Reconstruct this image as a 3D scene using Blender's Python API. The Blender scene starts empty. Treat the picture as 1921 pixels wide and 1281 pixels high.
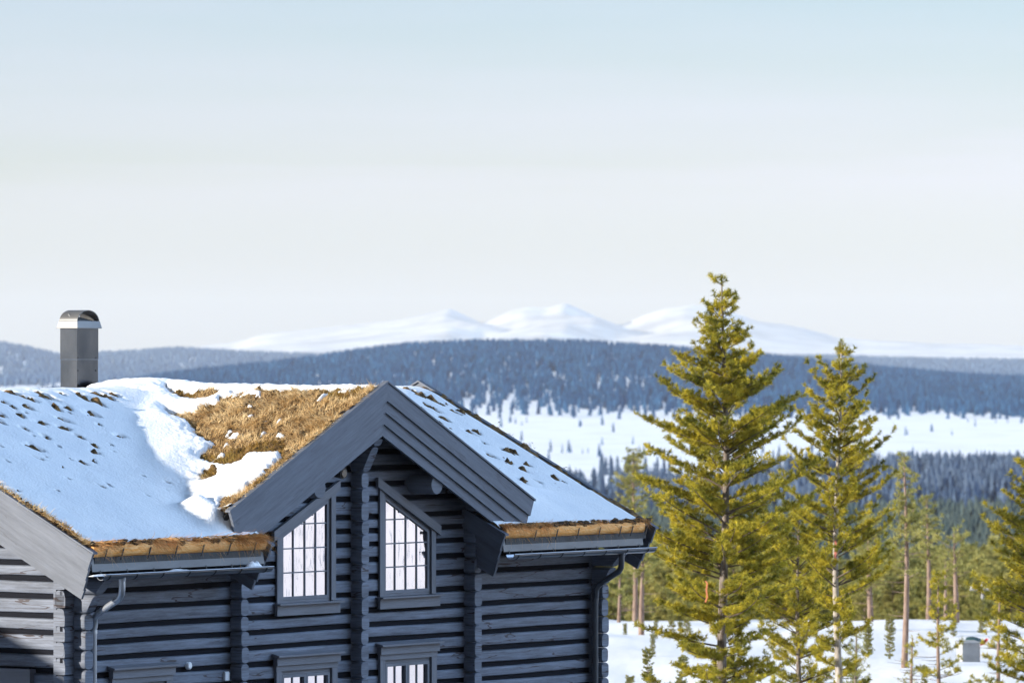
import bpy, math, random
import numpy as np

from mathutils import Vector
# ------------------------------------------------------------------ camera, sky, sun, exposure
S = bpy.context.scene
COL = S.collection
R = math.radians
F, CX, HY = 10672.0, 960.5, 655.0          # focal length in pixels of the 1921 px frame, principal column, horizon row
H = 9.0                                    # camera height; z = 0 is the ground at the cabin
TH = 54.0                                  # bearing of the cabin's long front
cam = bpy.data.objects.new('camera', bpy.data.cameras.new('camera'))
COL.objects.link(cam)
cam.location = (0, 0, H)
cam.rotation_euler = (R(90), 0, 0)
cam.data.sensor_width = 36
cam.data.lens = 200
cam.data.shift_y = 14.5 / 1921
cam.data.clip_start = 1
cam.data.clip_end = 90000
cam.data.dof.use_dof = True
cam.data.dof.focus_distance = 89
cam.data.dof.aperture_fstop = 3.5
S.camera = cam

SUN = np.array([-0.9118, -0.3270, 0.2480])
SUN /= np.linalg.norm(SUN)
sun_el = math.asin(SUN[2])
sun_az = math.atan2(SUN[0], SUN[1])        # clockwise from +Y
W = bpy.data.worlds.new('World')
S.world = W
W.use_nodes = True
nt = W.node_tree
for n in list(nt.nodes): nt.nodes.remove(n)
wo = nt.nodes.new('ShaderNodeOutputWorld')
bg = nt.nodes.new('ShaderNodeBackground')
sk = nt.nodes.new('ShaderNodeTexSky')
sk.sky_type = 'NISHITA'
sk.sun_disc = False
sk.sun_elevation = sun_el
sk.sun_rotation = sun_az
sk.altitude = 600
sk.air_density = 1.0
sk.dust_density = 0.4
sk.ozone_density = 2.2
bg.inputs['Strength'].default_value = 0.10
# thin high cloud: whitens bands of the sky, by direction
tc = nt.nodes.new('ShaderNodeTexCoord')
mp = nt.nodes.new('ShaderNodeMapping')
mp.inputs['Scale'].default_value = (3.0, 3.0, 38.0)
mp.inputs['Rotation'].default_value = (0, R(2.0), 0)
nz = nt.nodes.new('ShaderNodeTexNoise')
nz.inputs['Scale'].default_value = 1.0
nz.inputs['Detail'].default_value = 5
nz.inputs['Roughness'].default_value = 0.5
rp = nt.nodes.new('ShaderNodeValToRGB')
rp.color_ramp.elements[0].position = 0.40
rp.color_ramp.elements[0].color = (0, 0, 0, 1)
rp.color_ramp.elements[1].position = 0.70
rp.color_ramp.elements[1].color = (0.55, 0.55, 0.55, 1)
hs = nt.nodes.new('ShaderNodeHueSaturation')
hs.inputs['Saturation'].default_value = 0.18
hs.inputs['Value'].default_value = 1.15
mx = nt.nodes.new('ShaderNodeMixRGB')
nt.links.new(tc.outputs['Generated'], mp.inputs['Vector'])
nt.links.new(mp.outputs['Vector'], nz.inputs['Vector'])
nt.links.new(nz.outputs['Fac'], rp.inputs['Fac'])
nt.links.new(sk.outputs['Color'], hs.inputs['Color'])
sx = nt.nodes.new('ShaderNodeSeparateXYZ')
mr = nt.nodes.new('ShaderNodeMapRange')
mr.inputs['From Min'].default_value = 0.05; mr.inputs['From Max'].default_value = 0.22
mr.inputs['To Min'].default_value = 1.0; mr.inputs['To Max'].default_value = 0.0
mu = nt.nodes.new('ShaderNodeMath'); mu.operation = 'MULTIPLY'
nt.links.new(tc.outputs['Generated'], sx.inputs[0]); nt.links.new(sx.outputs['Z'], mr.inputs['Value'])
nt.links.new(rp.outputs['Color'], mu.inputs[0]); nt.links.new(mr.outputs[0], mu.inputs[1])
nz3 = nt.nodes.new('ShaderNodeTexNoise')
nz3.inputs['Scale'].default_value = 1.0; nz3.inputs['Detail'].default_value = 4
mp3 = nt.nodes.new('ShaderNodeMapping'); mp3.inputs['Scale'].default_value = (9.0, 9.0, 160.0)
nt.links.new(tc.outputs['Generated'], mp3.inputs['Vector']); nt.links.new(mp3.outputs['Vector'], nz3.inputs['Vector'])
def mth(op, a, b_=0.0):
    q = nt.nodes.new('ShaderNodeMath'); q.operation = op
    for i, s_ in enumerate((a, b_)):
        if isinstance(s_, (int, float)): q.inputs[i].default_value = s_
        else: nt.links.new(s_, q.inputs[i])
    return q.outputs[0]
edge = mth('ADD', mth('ADD', sx.outputs['Z'], mth('MULTIPLY', sx.outputs['X'], -0.045)), mth('MULTIPLY', mth('SUBTRACT', nz3.outputs['Fac'], 0.5), 0.016))
mr3 = nt.nodes.new('ShaderNodeMapRange'); mr3.interpolation_type = 'SMOOTHSTEP'
mr3.inputs['From Min'].default_value = 0.026; mr3.inputs['From Max'].default_value = 0.040
mr3.inputs['To Min'].default_value = 0.85; mr3.inputs['To Max'].default_value = 0.0
nt.links.new(edge, mr3.inputs['Value'])
nt.links.new(mth('MAXIMUM', mu.outputs[0], mr3.outputs[0]), mx.inputs['Fac'])
nt.links.new(sk.outputs['Color'], mx.inputs['Color1'])
nt.links.new(hs.outputs['Color'], mx.inputs['Color2'])
# sky brightness shaped to light the front: raised overhead and right, cut behind left
def mnode(op, a, b_=0.0):
    q = nt.nodes.new('ShaderNodeMath'); q.operation = op
    for i, s_ in enumerate((a, b_)):
        if isinstance(s_, (int, float)): q.inputs[i].default_value = s_
        else: nt.links.new(s_, q.inputs[i])
    return q.outputs[0]
def ramp01(a, lo, hi):
    q = nt.nodes.new('ShaderNodeMapRange'); q.interpolation_type = 'SMOOTHSTEP'
    q.inputs['From Min'].default_value = lo; q.inputs['From Max'].default_value = hi
    nt.links.new(a, q.inputs['Value']); return q.outputs[0]
upz = ramp01(sx.outputs['Z'], 0.06, 0.35)
CD = Vector((0.98 * 0.83, 0.155 * 0.83, 0.56)).normalized()
dcl = mnode('ADD', mnode('ADD', mnode('MULTIPLY', sx.outputs['X'], CD.x), mnode('MULTIPLY', sx.outputs['Y'], CD.y)), mnode('MULTIPLY', sx.outputs['Z'], CD.z))
right_lobe = ramp01(dcl, 0.76, 0.97)
lft = ramp01(mnode('ADD', mnode('MULTIPLY', sx.outputs['X'], -0.45), mnode('MULTIPLY', sx.outputs['Y'], -0.89)), -0.1, 0.6)
fac = mnode('ADD', 0.665, mnode('ADD', mnode('MULTIPLY', upz, 0.20), mnode('MULTIPLY', right_lobe, 8.0)))
fac = mnode('MULTIPLY', fac, mnode('SUBTRACT', 1.0, mnode('MULTIPLY', lft, 0.80)))
vm = nt.nodes.new('ShaderNodeVectorMath'); vm.operation = 'SCALE'
nt.links.new(mx.outputs['Color'], vm.inputs[0]); nt.links.new(fac, vm.inputs['Scale'])
tn = nt.nodes.new('ShaderNodeMixRGB')
tn.inputs['Color2'].default_value = (1.15, 1.0, 0.88, 1)
tn0 = nt.nodes.new('ShaderNodeMixRGB')
tn0.inputs['Color1'].default_value = (1.0, 1.04, 1.12, 1); tn0.inputs['Color2'].default_value = (1.08, 1.07, 1.31, 1)
nt.links.new(ramp01(sx.outputs['Z'], 0.018, 0.040), tn0.inputs['Fac'])
nt.links.new(tn0.outputs['Color'], tn.inputs['Color1'])
nt.links.new(upz, tn.inputs['Fac'])
tm = nt.nodes.new('ShaderNodeVectorMath'); tm.operation = 'MULTIPLY'
nt.links.new(vm.outputs[0], tm.inputs[0]); nt.links.new(tn.outputs['Color'], tm.inputs[1])
nt.links.new(tm.outputs[0], bg.inputs['Color'])
nt.links.new(bg.outputs['Background'], wo.inputs['Surface'])

sl = bpy.data.lights.new('sun', 'SUN')
sl.energy = 4.6
sl.angle = R(0.5)
sl.color = (1.0, 0.93, 0.82)
so = bpy.data.objects.new('sun', sl)
COL.objects.link(so)
so.location = (-60, -20, 60)
so.rotation_euler = Vector(SUN).to_track_quat('Z', 'Y').to_euler()

S.view_settings.view_transform = 'Standard'
S.view_settings.look = 'None'
S.view_settings.gamma = 1
S.view_settings.exposure = 1.1
S.cycles.use_denoising = True
S.cycles.max_bounces = 8
S.cycles.diffuse_bounces = 4
S.cycles.volume_bounces = 0
S.cycles.transparent_max_bounces = 8

# ------------------------------------------------------------------ helpers
rnd = random.Random(7)
rng = np.random.default_rng(11)

def tag(o, label=None, cat=None, group=None, kind=None):
    if label: o['label'] = label
    if cat: o['category'] = cat
    if group: o['group'] = group
    if kind: o['kind'] = kind
    return o

def empty(name, loc=(0, 0, 0), rz=0.0):
    o = bpy.data.objects.new(name, None)
    COL.objects.link(o)
    o.location = loc
    o.rotation_euler = (0, 0, rz)
    o.empty_display_size = 0.3
    return o

def link_mesh(name, me, mat=None, parent=None):
    o = bpy.data.objects.new(name, me)
    COL.objects.link(o)
    if mat is not None:
        for m in (mat if isinstance(mat, (list, tuple)) else [mat]):
            me.materials.append(m)
    if parent is not None: o.parent = parent
    return o

class MB:
    """collects shapes, links them as one mesh object"""
    def __init__(s):
        s.v, s.f, s.uv, s.sm = [], [], [], []
    def face(s, pts, uvs=None, smooth=False):
        b = len(s.v)
        s.v += [tuple(p) for p in pts]
        s.uv += [tuple(q) for q in (uvs or [(0, 0)] * len(pts))]
        s.f.append(tuple(range(b, b + len(pts))))
        s.sm.append(smooth)
    def rings(s, rings, uvr=None, closed=True, cap=True, smooth=True):
        b = len(s.v); n = len(rings[0])
        for i, r in enumerate(rings):
            for j, p in enumerate(r):
                s.v.append(tuple(p))
                s.uv.append(tuple(uvr[i][j]) if uvr else (i * 0.1, j * 0.05))
        for i in range(len(rings) - 1):
            for j in range(n if closed else n - 1):
                k = (j + 1) % n
                s.f.append((b + i * n + j, b + i * n + k, b + (i + 1) * n + k, b + (i + 1) * n + j))
                s.sm.append(smooth)
        if cap:
            for i, rev in ((0, True), (len(rings) - 1, False)):
                pts = list(rings[i])
                us = [((p[0] + p[1]) * 0.7, p[2]) for p in pts]
                if rev: pts, us = pts[::-1], us[::-1]
                s.face(pts, us)
    def prism(s, poly, vec, off=0.0):
        """polygon (3-D points) pushed along vec; uv runs along the polygon's longest edge"""
        P = [np.array(p, float) for p in poly]; V = np.array(vec, float)
        n = len(P)
        e = max(range(n), key=lambda i: np.linalg.norm(P[(i + 1) % n] - P[i]))
        a = P[(e + 1) % n] - P[e]; a /= np.linalg.norm(a)
        nn = np.cross(a, V); nn /= (np.linalg.norm(nn) + 1e-9)
        uv = lambda p: (float(p @ a) + off, float(p @ nn) + off * 0.37)
        s.face(P, [uv(p) for p in P])
        s.face([p + V for p in P][::-1], [uv(p) for p in P][::-1])
        for i in range(n):
            q, r_ = P[i], P[(i + 1) % n]
            s.face([q, q + V, r_ + V, r_], [uv(q), (uv(q)[0], uv(q)[1] + .05), (uv(r_)[0], uv(r_)[1] + .05), uv(r_)])
    def box(s, lo, hi, off=0.0):
        (x0, y0, z0), (x1, y1, z1) = lo, hi
        s.prism([(x0, y0, z0), (x1, y0, z0), (x1, y0, z1), (x0, y0, z1)], (0, y1 - y0, 0), off)
    def tube(s, path, rad, n=10, cap=True, smooth=True):
        P = [np.array(p, float) for p in path]
        rad = rad if isinstance(rad, (list, tuple)) else [rad] * len(P)
        rs = []; ref = None
        for i, p in enumerate(P):
            t = P[min(i + 1, len(P) - 1)] - P[max(i - 1, 0)]
            t /= np.linalg.norm(t) + 1e-9
            if ref is None: ref = np.array([0, 0, 1.]) if abs(t[2]) < .9 else np.array([1., 0, 0])
            x = np.cross(ref, t); x /= np.linalg.norm(x) + 1e-9
            y = np.cross(t, x); ref = y
            rs.append([p + rad[i] * (math.cos(k * 2 * math.pi / n) * x + math.sin(k * 2 * math.pi / n) * y) for k in range(n)])
        s.rings(rs, cap=cap, smooth=smooth)
    def build(s, name, mat, parent=None):
        me = bpy.data.meshes.new(name)
        me.from_pydata(s.v, [], s.f)
        lay = me.uv_layers.new(name='UVMap')
        li = np.zeros(len(me.loops), dtype=np.int32)
        me.loops.foreach_get('vertex_index', li)
        lay.data.foreach_set('uv', np.array(s.uv, dtype=np.float32)[li].ravel())
        me.polygons.foreach_set('use_smooth', np.array(s.sm, dtype=bool))
        me.update()
        return link_mesh(name, me, mat, parent)

def np_mesh(name, v, f, smooth=False):
    """mesh from numpy arrays, faces all of one size"""
    v = np.asarray(v, np.float32); f = np.asarray(f, np.int32)
    me = bpy.data.meshes.new(name)
    me.vertices.add(len(v)); me.vertices.foreach_set('co', v.ravel())
    k = f.shape[1]
    me.loops.add(f.size); me.loops.foreach_set('vertex_index', f.ravel())
    me.polygons.add(len(f))
    me.polygons.foreach_set('loop_start', np.arange(0, f.size, k, dtype=np.int32))
    me.polygons.foreach_set('loop_total', np.full(len(f), k, np.int32))
    me.polygons.foreach_set('use_smooth', np.full(len(f), smooth, bool))
    me.update(calc_edges=True)
    me.validate()
    return me

def vnoise(x, y, seed=0):
    """smooth value noise, -1..1"""
    x = np.asarray(x, float); y = np.asarray(y, float)
    xi = np.floor(x).astype(np.int64); yi = np.floor(y).astype(np.int64)
    fx = x - xi; fy = y - yi
    fx = fx * fx * (3 - 2 * fx); fy = fy * fy * (3 - 2 * fy)
    def h(a, b):
        n = (a * 374761393 + b * 668265263 + seed * 974711) & 0x7fffffff
        n = ((n ^ (n >> 13)) * 1274126177) & 0x7fffffff
        return ((n ^ (n >> 16)) & 0xffff) / 32767.5 - 1
    return (h(xi, yi) * (1 - fx) + h(xi + 1, yi) * fx) * (1 - fy) + (h(xi, yi + 1) * (1 - fx) + h(xi + 1, yi + 1) * fx) * fy

def fbm(x, y, seed=0, o=4):
    s = 0; a = 1; t = 0
    for i in range(o):
        s = s + a * vnoise(x * 2 ** i, y * 2 ** i, seed + i * 17); t += a; a *= .5
    return s / t

def sstep(a, b, x):
    t = np.clip((np.asarray(x, float) - a) / (b - a), 0, 1)
    return t * t * (3 - 2 * t)

# ------------------------------------------------------------------ materials
def mat(name, base, rough=0.7, metal=0.0, spec=0.3, noise=None, bump=None, coord='Object', scale=(1, 1, 1),
        col2=None, transl=0.0, sheen=0.0, thr=(0.35, 0.65)):
    m = bpy.data.materials.new(name)
    m.use_nodes = True
    t = m.node_tree; N = t.nodes; L = t.links
    b = N['Principled BSDF']
    b.inputs['Base Color'].default_value = (*base, 1)
    b.inputs['Roughness'].default_value = rough
    b.inputs['Metallic'].default_value = metal
    b.inputs['Specular IOR Level'].default_value = spec
    if noise or bump:
        c = N.new('ShaderNodeTexCoord'); p = N.new('ShaderNodeMapping')
        p.inputs['Scale'].default_value = scale
        L.new(c.outputs[coord], p.inputs['Vector'])
    if noise:
        z = N.new('ShaderNodeTexNoise')
        z.inputs['Scale'].default_value = noise; z.inputs['Detail'].default_value = 6; z.inputs['Roughness'].default_value = .6
        L.new(p.outputs['Vector'], z.inputs['Vector'])
        r = N.new('ShaderNodeValToRGB')
        r.color_ramp.elements[0].position = thr[0]; r.color_ramp.elements[1].position = thr[1]
        r.color_ramp.elements[0].color = (*base, 1)
        r.color_ramp.elements[1].color = (*(col2 or [q * 1.4 for q in base]), 1)
        L.new(z.outputs['Fac'], r.inputs['Fac']); L.new(r.outputs['Color'], b.inputs['Base Color'])
    if bump:
        z2 = N.new('ShaderNodeTexNoise'); z2.inputs['Scale'].default_value = bump[0]; z2.inputs['Detail'].default_value = 5
        L.new(p.outputs['Vector'], z2.inputs['Vector'])
        bu = N.new('ShaderNodeBump'); bu.inputs['Strength'].default_value = bump[1]; bu.inputs['Distance'].default_value = bump[2]
        L.new(z2.outputs['Fac'], bu.inputs['Height']); L.new(bu.outputs['Normal'], b.inputs['Normal'])
    if transl:
        tr = N.new('ShaderNodeBsdfTranslucent'); ms = N.new('ShaderNodeMixShader'); ms.inputs['Fac'].default_value = transl
        if noise: L.new(r.outputs['Color'], tr.inputs['Color'])
        else: tr.inputs['Color'].default_value = (*base, 1)
        L.new(b.outputs[0], ms.inputs[1]); L.new(tr.outputs[0], ms.inputs[2]); L.new(ms.outputs[0], N['Material Output'].inputs['Surface'])
    return m

def wood(name, base, crack=0.5, grain=0.45):
    """painted timber: grain and drying cracks run along uv.x"""
    m = bpy.data.materials.new(name); m.use_nodes = True
    t = m.node_tree; N = t.nodes; L = t.links; b = N['Principled BSDF']
    b.inputs['Roughness'].default_value = 0.62
    b.inputs['Specular IOR Level'].default_value = 0.25
    c = N.new('ShaderNodeTexCoord')
    def nz(sx, sy, det, rou=.6):
        p = N.new('ShaderNodeMapping'); p.inputs['Scale'].default_value = (sx, sy, 1)
        z = N.new('ShaderNodeTexNoise'); z.inputs['Scale'].default_value = 1; z.inputs['Detail'].default_value = det
        z.inputs['Roughness'].default_value = rou
        L.new(c.outputs['UV'], p.inputs['Vector']); L.new(p.outputs['Vector'], z.inputs['Vector'])
        return z.outputs['Fac']
    g1 = nz(1.6, 26, 6, .65); g2 = nz(0.9, 5, 4); g3 = nz(9, 70, 3)
    def math_(op, a, b_):
        q = N.new('ShaderNodeMath'); q.operation = op
        for i, s_ in enumerate((a, b_)):
            if isinstance(s_, (int, float)): q.inputs[i].default_value = s_
            else: L.new(s_, q.inputs[i])
        return q.outputs[0]
    s1 = math_('ADD', math_('MULTIPLY', g1, 0.5), math_('ADD', math_('MULTIPLY', g2, 0.35), math_('MULTIPLY', g3, 0.15)))
    r = N.new('ShaderNodeValToRGB')
    r.color_ramp.elements[0].position = .34; r.color_ramp.elements[1].position = .66
    r.color_ramp.elements[0].color = (*[q * (1 - grain) for q in base], 1)
    r.color_ramp.elements[1].color = (*[q * (1 + grain) for q in base], 1)
    L.new(s1, r.inputs['Fac'])
    # cracks: thin level lines of a very stretched noise
    k = nz(0.42, 4.2, 3, .5)
    d = math_('ABSOLUTE', math_('SUBTRACT', k, 0.5), 0)
    br = math_('GREATER_THAN', nz(0.6, 1.3, 1), 0.52)
    cm = math_('MULTIPLY', math_('LESS_THAN', d, 0.0075), br)
    mxn = N.new('ShaderNodeMixRGB'); mxn.inputs['Color2'].default_value = (base[0] * .35, base[1] * .22, base[2] * .18, 1)
    L.new(math_('MULTIPLY', cm, crack), mxn.inputs['Fac']); L.new(r.outputs['Color'], mxn.inputs['Color1'])
    L.new(mxn.outputs['Color'], b.inputs['Base Color'])
    bu = N.new('ShaderNodeBump'); bu.inputs['Strength'].default_value = .35; bu.inputs['Distance'].default_value = .012
    L.new(math_('SUBTRACT', s1, math_('MULTIPLY', cm, .4)), bu.inputs['Height']); L.new(bu.outputs['Normal'], b.inputs['Normal'])
    return m

M_LOG = wood('charcoal_log', (0.128, 0.145, 0.185), crack=0.9, grain=.62)
M_BOARD = wood('charcoal_board', (0.120, 0.134, 0.166), crack=0.25, grain=0.3)
M_TRIM = wood('window_trim', (0.150, 0.155, 0.178), crack=0.1, grain=0.25)
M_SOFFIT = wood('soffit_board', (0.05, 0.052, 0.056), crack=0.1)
M_GOLD = mat('golden_bark', (0.90, 0.34, 0.05), 0.7, noise=6, scale=(1, 8, 8), col2=(1.0, 0.60, 0.26), bump=(14, .5, .01))
M_METAL = mat('grey_sheet_metal', (0.085, 0.092, 0.105), 0.4, metal=0.3, noise=2.2, scale=(1, 1, 3), col2=(0.11, 0.118, 0.13))
M_CHIM = mat('chimney_sheet', (0.045, 0.053, 0.066), 0.2, metal=1.0, noise=1.7, scale=(2, 2, 1), col2=(0.075, 0.082, 0.095))
M_HOOD = mat('hood_sheet', (0.11, 0.11, 0.115), 0.45, metal=0.3, spec=.4, noise=2.0, col2=(0.14, 0.14, 0.14))
M_IRON = mat('black_iron', (0.02, 0.02, 0.022), 0.5)
M_WHITE = mat('white_plastic', (0.75, 0.76, 0.78), 0.4)
M_SNOW = mat('snow', (0.77, 0.79, 0.82), 0.75, spec=0.2, noise=1.4, col2=(0.84, 0.85, 0.865), bump=(26, .6, .02))
M_TURF = mat('turf', (0.055, 0.036, 0.022), 0.95, spec=.1, noise=9, col2=(0.26, 0.16, 0.07), bump=(40, .9, .03))
M_PEAT = mat('peat', (0.035, 0.027, 0.022), 0.95, spec=.1, noise=18, col2=(0.10, 0.07, 0.05), bump=(40, .9, .03))
M_GRASS = mat('dry_grass', (0.44, 0.27, 0.105), 0.8, spec=.15, noise=3.6, col2=(0.90, 0.70, 0.40), transl=.3)
M_GRASS2 = mat('mossy_grass', (0.26, 0.145, 0.03), 0.8, spec=.15, noise=2.2, col2=(0.38, 0.26, 0.07), transl=.3)

def glass():
    m = bpy.data.materials.new('coated_window_glass'); m.use_nodes = True
    t = m.node_tree; N = t.nodes; L = t.links; b = N['Principled BSDF']
    b.inputs['Base Color'].default_value = (0.60, 0.585, 0.64, 1)
    b.inputs['Metallic'].default_value = 1
    b.inputs['Roughness'].default_value = 0.04
    c = N.new('ShaderNodeTexCoord'); p = N.new('ShaderNodeMapping'); p.inputs['Scale'].default_value = (2.2, 2.2, 0.7)
    z = N.new('ShaderNodeTexNoise'); z.inputs['Scale'].default_value = 2.2; z.inputs['Detail'].default_value = 2
    bu = N.new('ShaderNodeBump'); bu.inputs['Strength'].default_value = .12; bu.inputs['Distance'].default_value = .03
    L.new(c.outputs['Object'], p.inputs['Vector']); L.new(p.outputs['Vector'], z.inputs['Vector'])
    L.new(z.outputs['Fac'], bu.inputs['Height']); L.new(bu.outputs['Normal'], b.inputs['Normal'])
    return m
M_GLASS = glass()

# ------------------------------------------------------------------ terrain (one sheet, polar grid about the camera's hill)
XT = lambda px: (np.asarray(px) - CX) / F
PR = [0, 20, 45, 70, 85, 190, 215, 245, 300, 400, 600, 1000, 1300, 1700, 2200, 2600, 3000, 3500, 4500, 4750]
PZ = [-1.7, -2.6, -5.2, -8.4, -9.0, -9.15, -10.2, -15.0, -23, -31, -39, -47, -50.2, -53.2, -56, -57.6, -59, -61.5, -58.5, -57.0]
HILLX = [-400, 0, 210, 300, 400, 560, 690, 772, 914, 1085, 1280, 1440, 1600, 1759, 1918, 2400]
HILLY = [775, 748, 722, 704, 692, 675, 655, 645, 639, 640, 652, 666, 684, 699, 709, 735]
FARX = [-800, 0, 60, 110, 200, 330, 470, 700, 1440, 1560, 1650, 1921, 2600]
FARY = [660, 645, 655, 668, 664, 655, 664, 672, 672, 670, 674, 678, 676]
MTX = [-900, 100, 300, 440, 480, 560, 640, 730, 800, 838, 880, 900, 960, 985, 1025, 1058, 1095, 1150, 1170, 1215, 1250, 1290, 1330, 1400, 1500, 1560, 1700, 1921, 2700]
MTY = [662, 664, 658, 645, 630, 622, 612, 603, 588, 581, 597, 607, 581, 577, 578, 567, 582, 607, 608, 588, 577, 573, 578, 598, 618, 636, 644, 652, 650]

def ground(X, Y):
    """ground height relative to the camera"""
    X = np.asarray(X, float); Y = np.asarray(Y, float)
    r = np.hypot(X, Y) + 1e-6
    az = np.arctan2(X, Y)                                   # 0 = straight ahead
    px = CX + F * np.tan(np.clip(az, -1.2, 1.2))
    z = np.interp(r, PR, PZ)
    hc = -(np.interp(px, HILLX, HILLY) + 13 - HY) / F * 6500
    t = (r - 4700) / 1800
    hill = -57 + (hc + 57) * sstep(-.12, 1.0, t)
    z = np.where(r > 4700, hill, z)
    back = sstep(6500, 8200, r)
    z = np.where(r > 6500, hc * (1 - back) + (-48) * back, z)
    hf = -(np.interp(px, FARX, FARY) + 4 - HY) / F * 12500
    z = np.where(r > 8200, -48 + (hf + 48) * sstep(8800, 12500, r), z)
    z = np.where(r > 12500, hf * (1 - sstep(12500, 14500, r)) + (-60) * sstep(12500, 14500, r), z)
    # snow mountains
    wob = 60 * vnoise(r / 1300, az * 0 + 3, 5) + 25 * vnoise(r / 460, az * 0 + 8, 6)
    hm = -(np.interp(px + wob * np.clip((38000 - r) / 3500, -1, 1), MTX, MTY) - HY) / F * 38000
    g = 1 - np.abs(r - 38000) / 9000
    zm = -60 + (hm + 60) * np.clip(g, 0, 1) ** 1.15
    zm = zm + 34 * (.35 - np.abs(fbm(X / 950, Y / 3200, 31, 4))) * 1.6 * np.clip(g * 2 - .2, 0, 1) * (g < .97) + 9 * fbm(X / 380, Y / 900, 37, 4) * np.clip((r - 15500) / 2500, 0, 1) * (g < .985)
    z = np.where(r > 14500, np.maximum(zm, -60), z)
    far = np.clip((r - 300) / 700, 0, 1)
    z = z + far * np.where(r < 14500, 1, 0) * (1.3 * fbm(X / 260, Y / 500, 3) * np.where((r > 3000) & (r < 4650), .35, 1.0))
    # clearing: soft drifts
    near = np.clip(1 - (r - 190) / 200, 0, 1)
    z = z + near * (0.48 * fbm(X / 9, Y / 9, 4) + 0.06 * fbm(X / 1.7, Y / 1.7, 9))
    # snow slope to the right of the picture, added rise behind the camera blocking sky light
    a = np.degrees(az)
    rt = sstep(9.5, 30, a) * (1 - sstep(95, 135, a)) * sstep(60, 330, r) * (1 - sstep(1500, 4000, r))
    z = z + rt * 85
    bk = sstep(125, 165, np.abs(a)) * sstep(15, 500, r)
    bk2 = sstep(95, 150, a)
    z = z + np.maximum(bk, bk2 * sstep(60, 500, r)) * np.minimum(r, 900) * 0.22
    return z

def terrain():
    azd = np.concatenate([np.arange(-180, -9, 3.0), np.arange(-9, 9.001, .03), np.arange(12, 180.1, 3.0)])
    rr = np.concatenate([np.arange(4, 60, 4.0), np.arange(60, 230, 1.4), np.geomspace(232, 46500, 400)])
    A, RR = np.meshgrid(np.radians(azd), rr)
    X = RR * np.sin(A); Y = RR * np.cos(A)
    Z = ground(X, Y) + H
    v = np.stack([X, Y, Z], -1).reshape(-1, 3)
    n, k = RR.shape
    i = np.arange((n - 1) * (k - 1)); a = i // (k - 1) * k + i % (k - 1)
    f = np.stack([a, a + 1, a + k + 1, a + k], 1)
    c = len(v)
    v = np.vstack([v, [[0, 0, H - 1.7]]])
    me = np_mesh('snow_ground', v, f, True)
    m = bpy.data.materials.new('ground_snow'); m.use_nodes = True
    t = m.node_tree; N = t.nodes; L = t.links; b = N['Principled BSDF']
    b.inputs['Roughness'].default_value = .8; b.inputs['Specular IOR Level'].default_value = .15
    co = N.new('ShaderNodeTexCoord')
    z = N.new('ShaderNodeTexNoise'); z.inputs['Scale'].default_value = .02; z.inputs['Detail'].default_value = 8; z.inputs['Roughness'].default_value = .65
    L.new(co.outputs['Object'], z.inputs['Vector'])
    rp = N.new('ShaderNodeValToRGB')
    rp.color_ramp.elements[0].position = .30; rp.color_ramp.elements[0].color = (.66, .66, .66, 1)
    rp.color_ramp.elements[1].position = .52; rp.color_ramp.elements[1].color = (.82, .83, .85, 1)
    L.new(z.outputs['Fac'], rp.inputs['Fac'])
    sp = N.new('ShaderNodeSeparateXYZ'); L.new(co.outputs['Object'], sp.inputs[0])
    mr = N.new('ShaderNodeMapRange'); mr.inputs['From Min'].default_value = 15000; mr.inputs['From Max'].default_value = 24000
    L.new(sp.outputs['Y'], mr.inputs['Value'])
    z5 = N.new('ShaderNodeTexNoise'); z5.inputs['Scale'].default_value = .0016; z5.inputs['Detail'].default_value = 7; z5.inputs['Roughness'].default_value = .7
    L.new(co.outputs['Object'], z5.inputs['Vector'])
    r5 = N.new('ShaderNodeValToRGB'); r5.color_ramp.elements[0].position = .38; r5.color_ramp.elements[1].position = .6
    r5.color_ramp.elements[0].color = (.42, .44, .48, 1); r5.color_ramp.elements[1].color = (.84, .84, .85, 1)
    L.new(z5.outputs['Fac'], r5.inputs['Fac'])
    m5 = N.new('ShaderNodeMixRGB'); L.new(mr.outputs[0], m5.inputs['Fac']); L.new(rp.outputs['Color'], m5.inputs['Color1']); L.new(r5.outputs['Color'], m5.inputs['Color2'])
    L.new(m5.outputs['Color'], b.inputs['Base Color'])
    z2 = N.new('ShaderNodeTexNoise'); z2.inputs['Scale'].default_value = 3; z2.inputs['Detail'].default_value = 6
    L.new(co.outputs['Object'], z2.inputs['Vector'])
    bu = N.new('ShaderNodeBump'); bu.inputs['Strength'].default_value = .4; bu.inputs['Distance'].default_value = .06
    L.new(z2.outputs['Fac'], bu.inputs['Height']); L.new(bu.outputs['Normal'], b.inputs['Normal'])
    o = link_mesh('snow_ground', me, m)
    tag(o, 'snow covered ground reaching from the cabin to the far white mountains', 'ground', kind='structure')
terrain()

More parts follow.
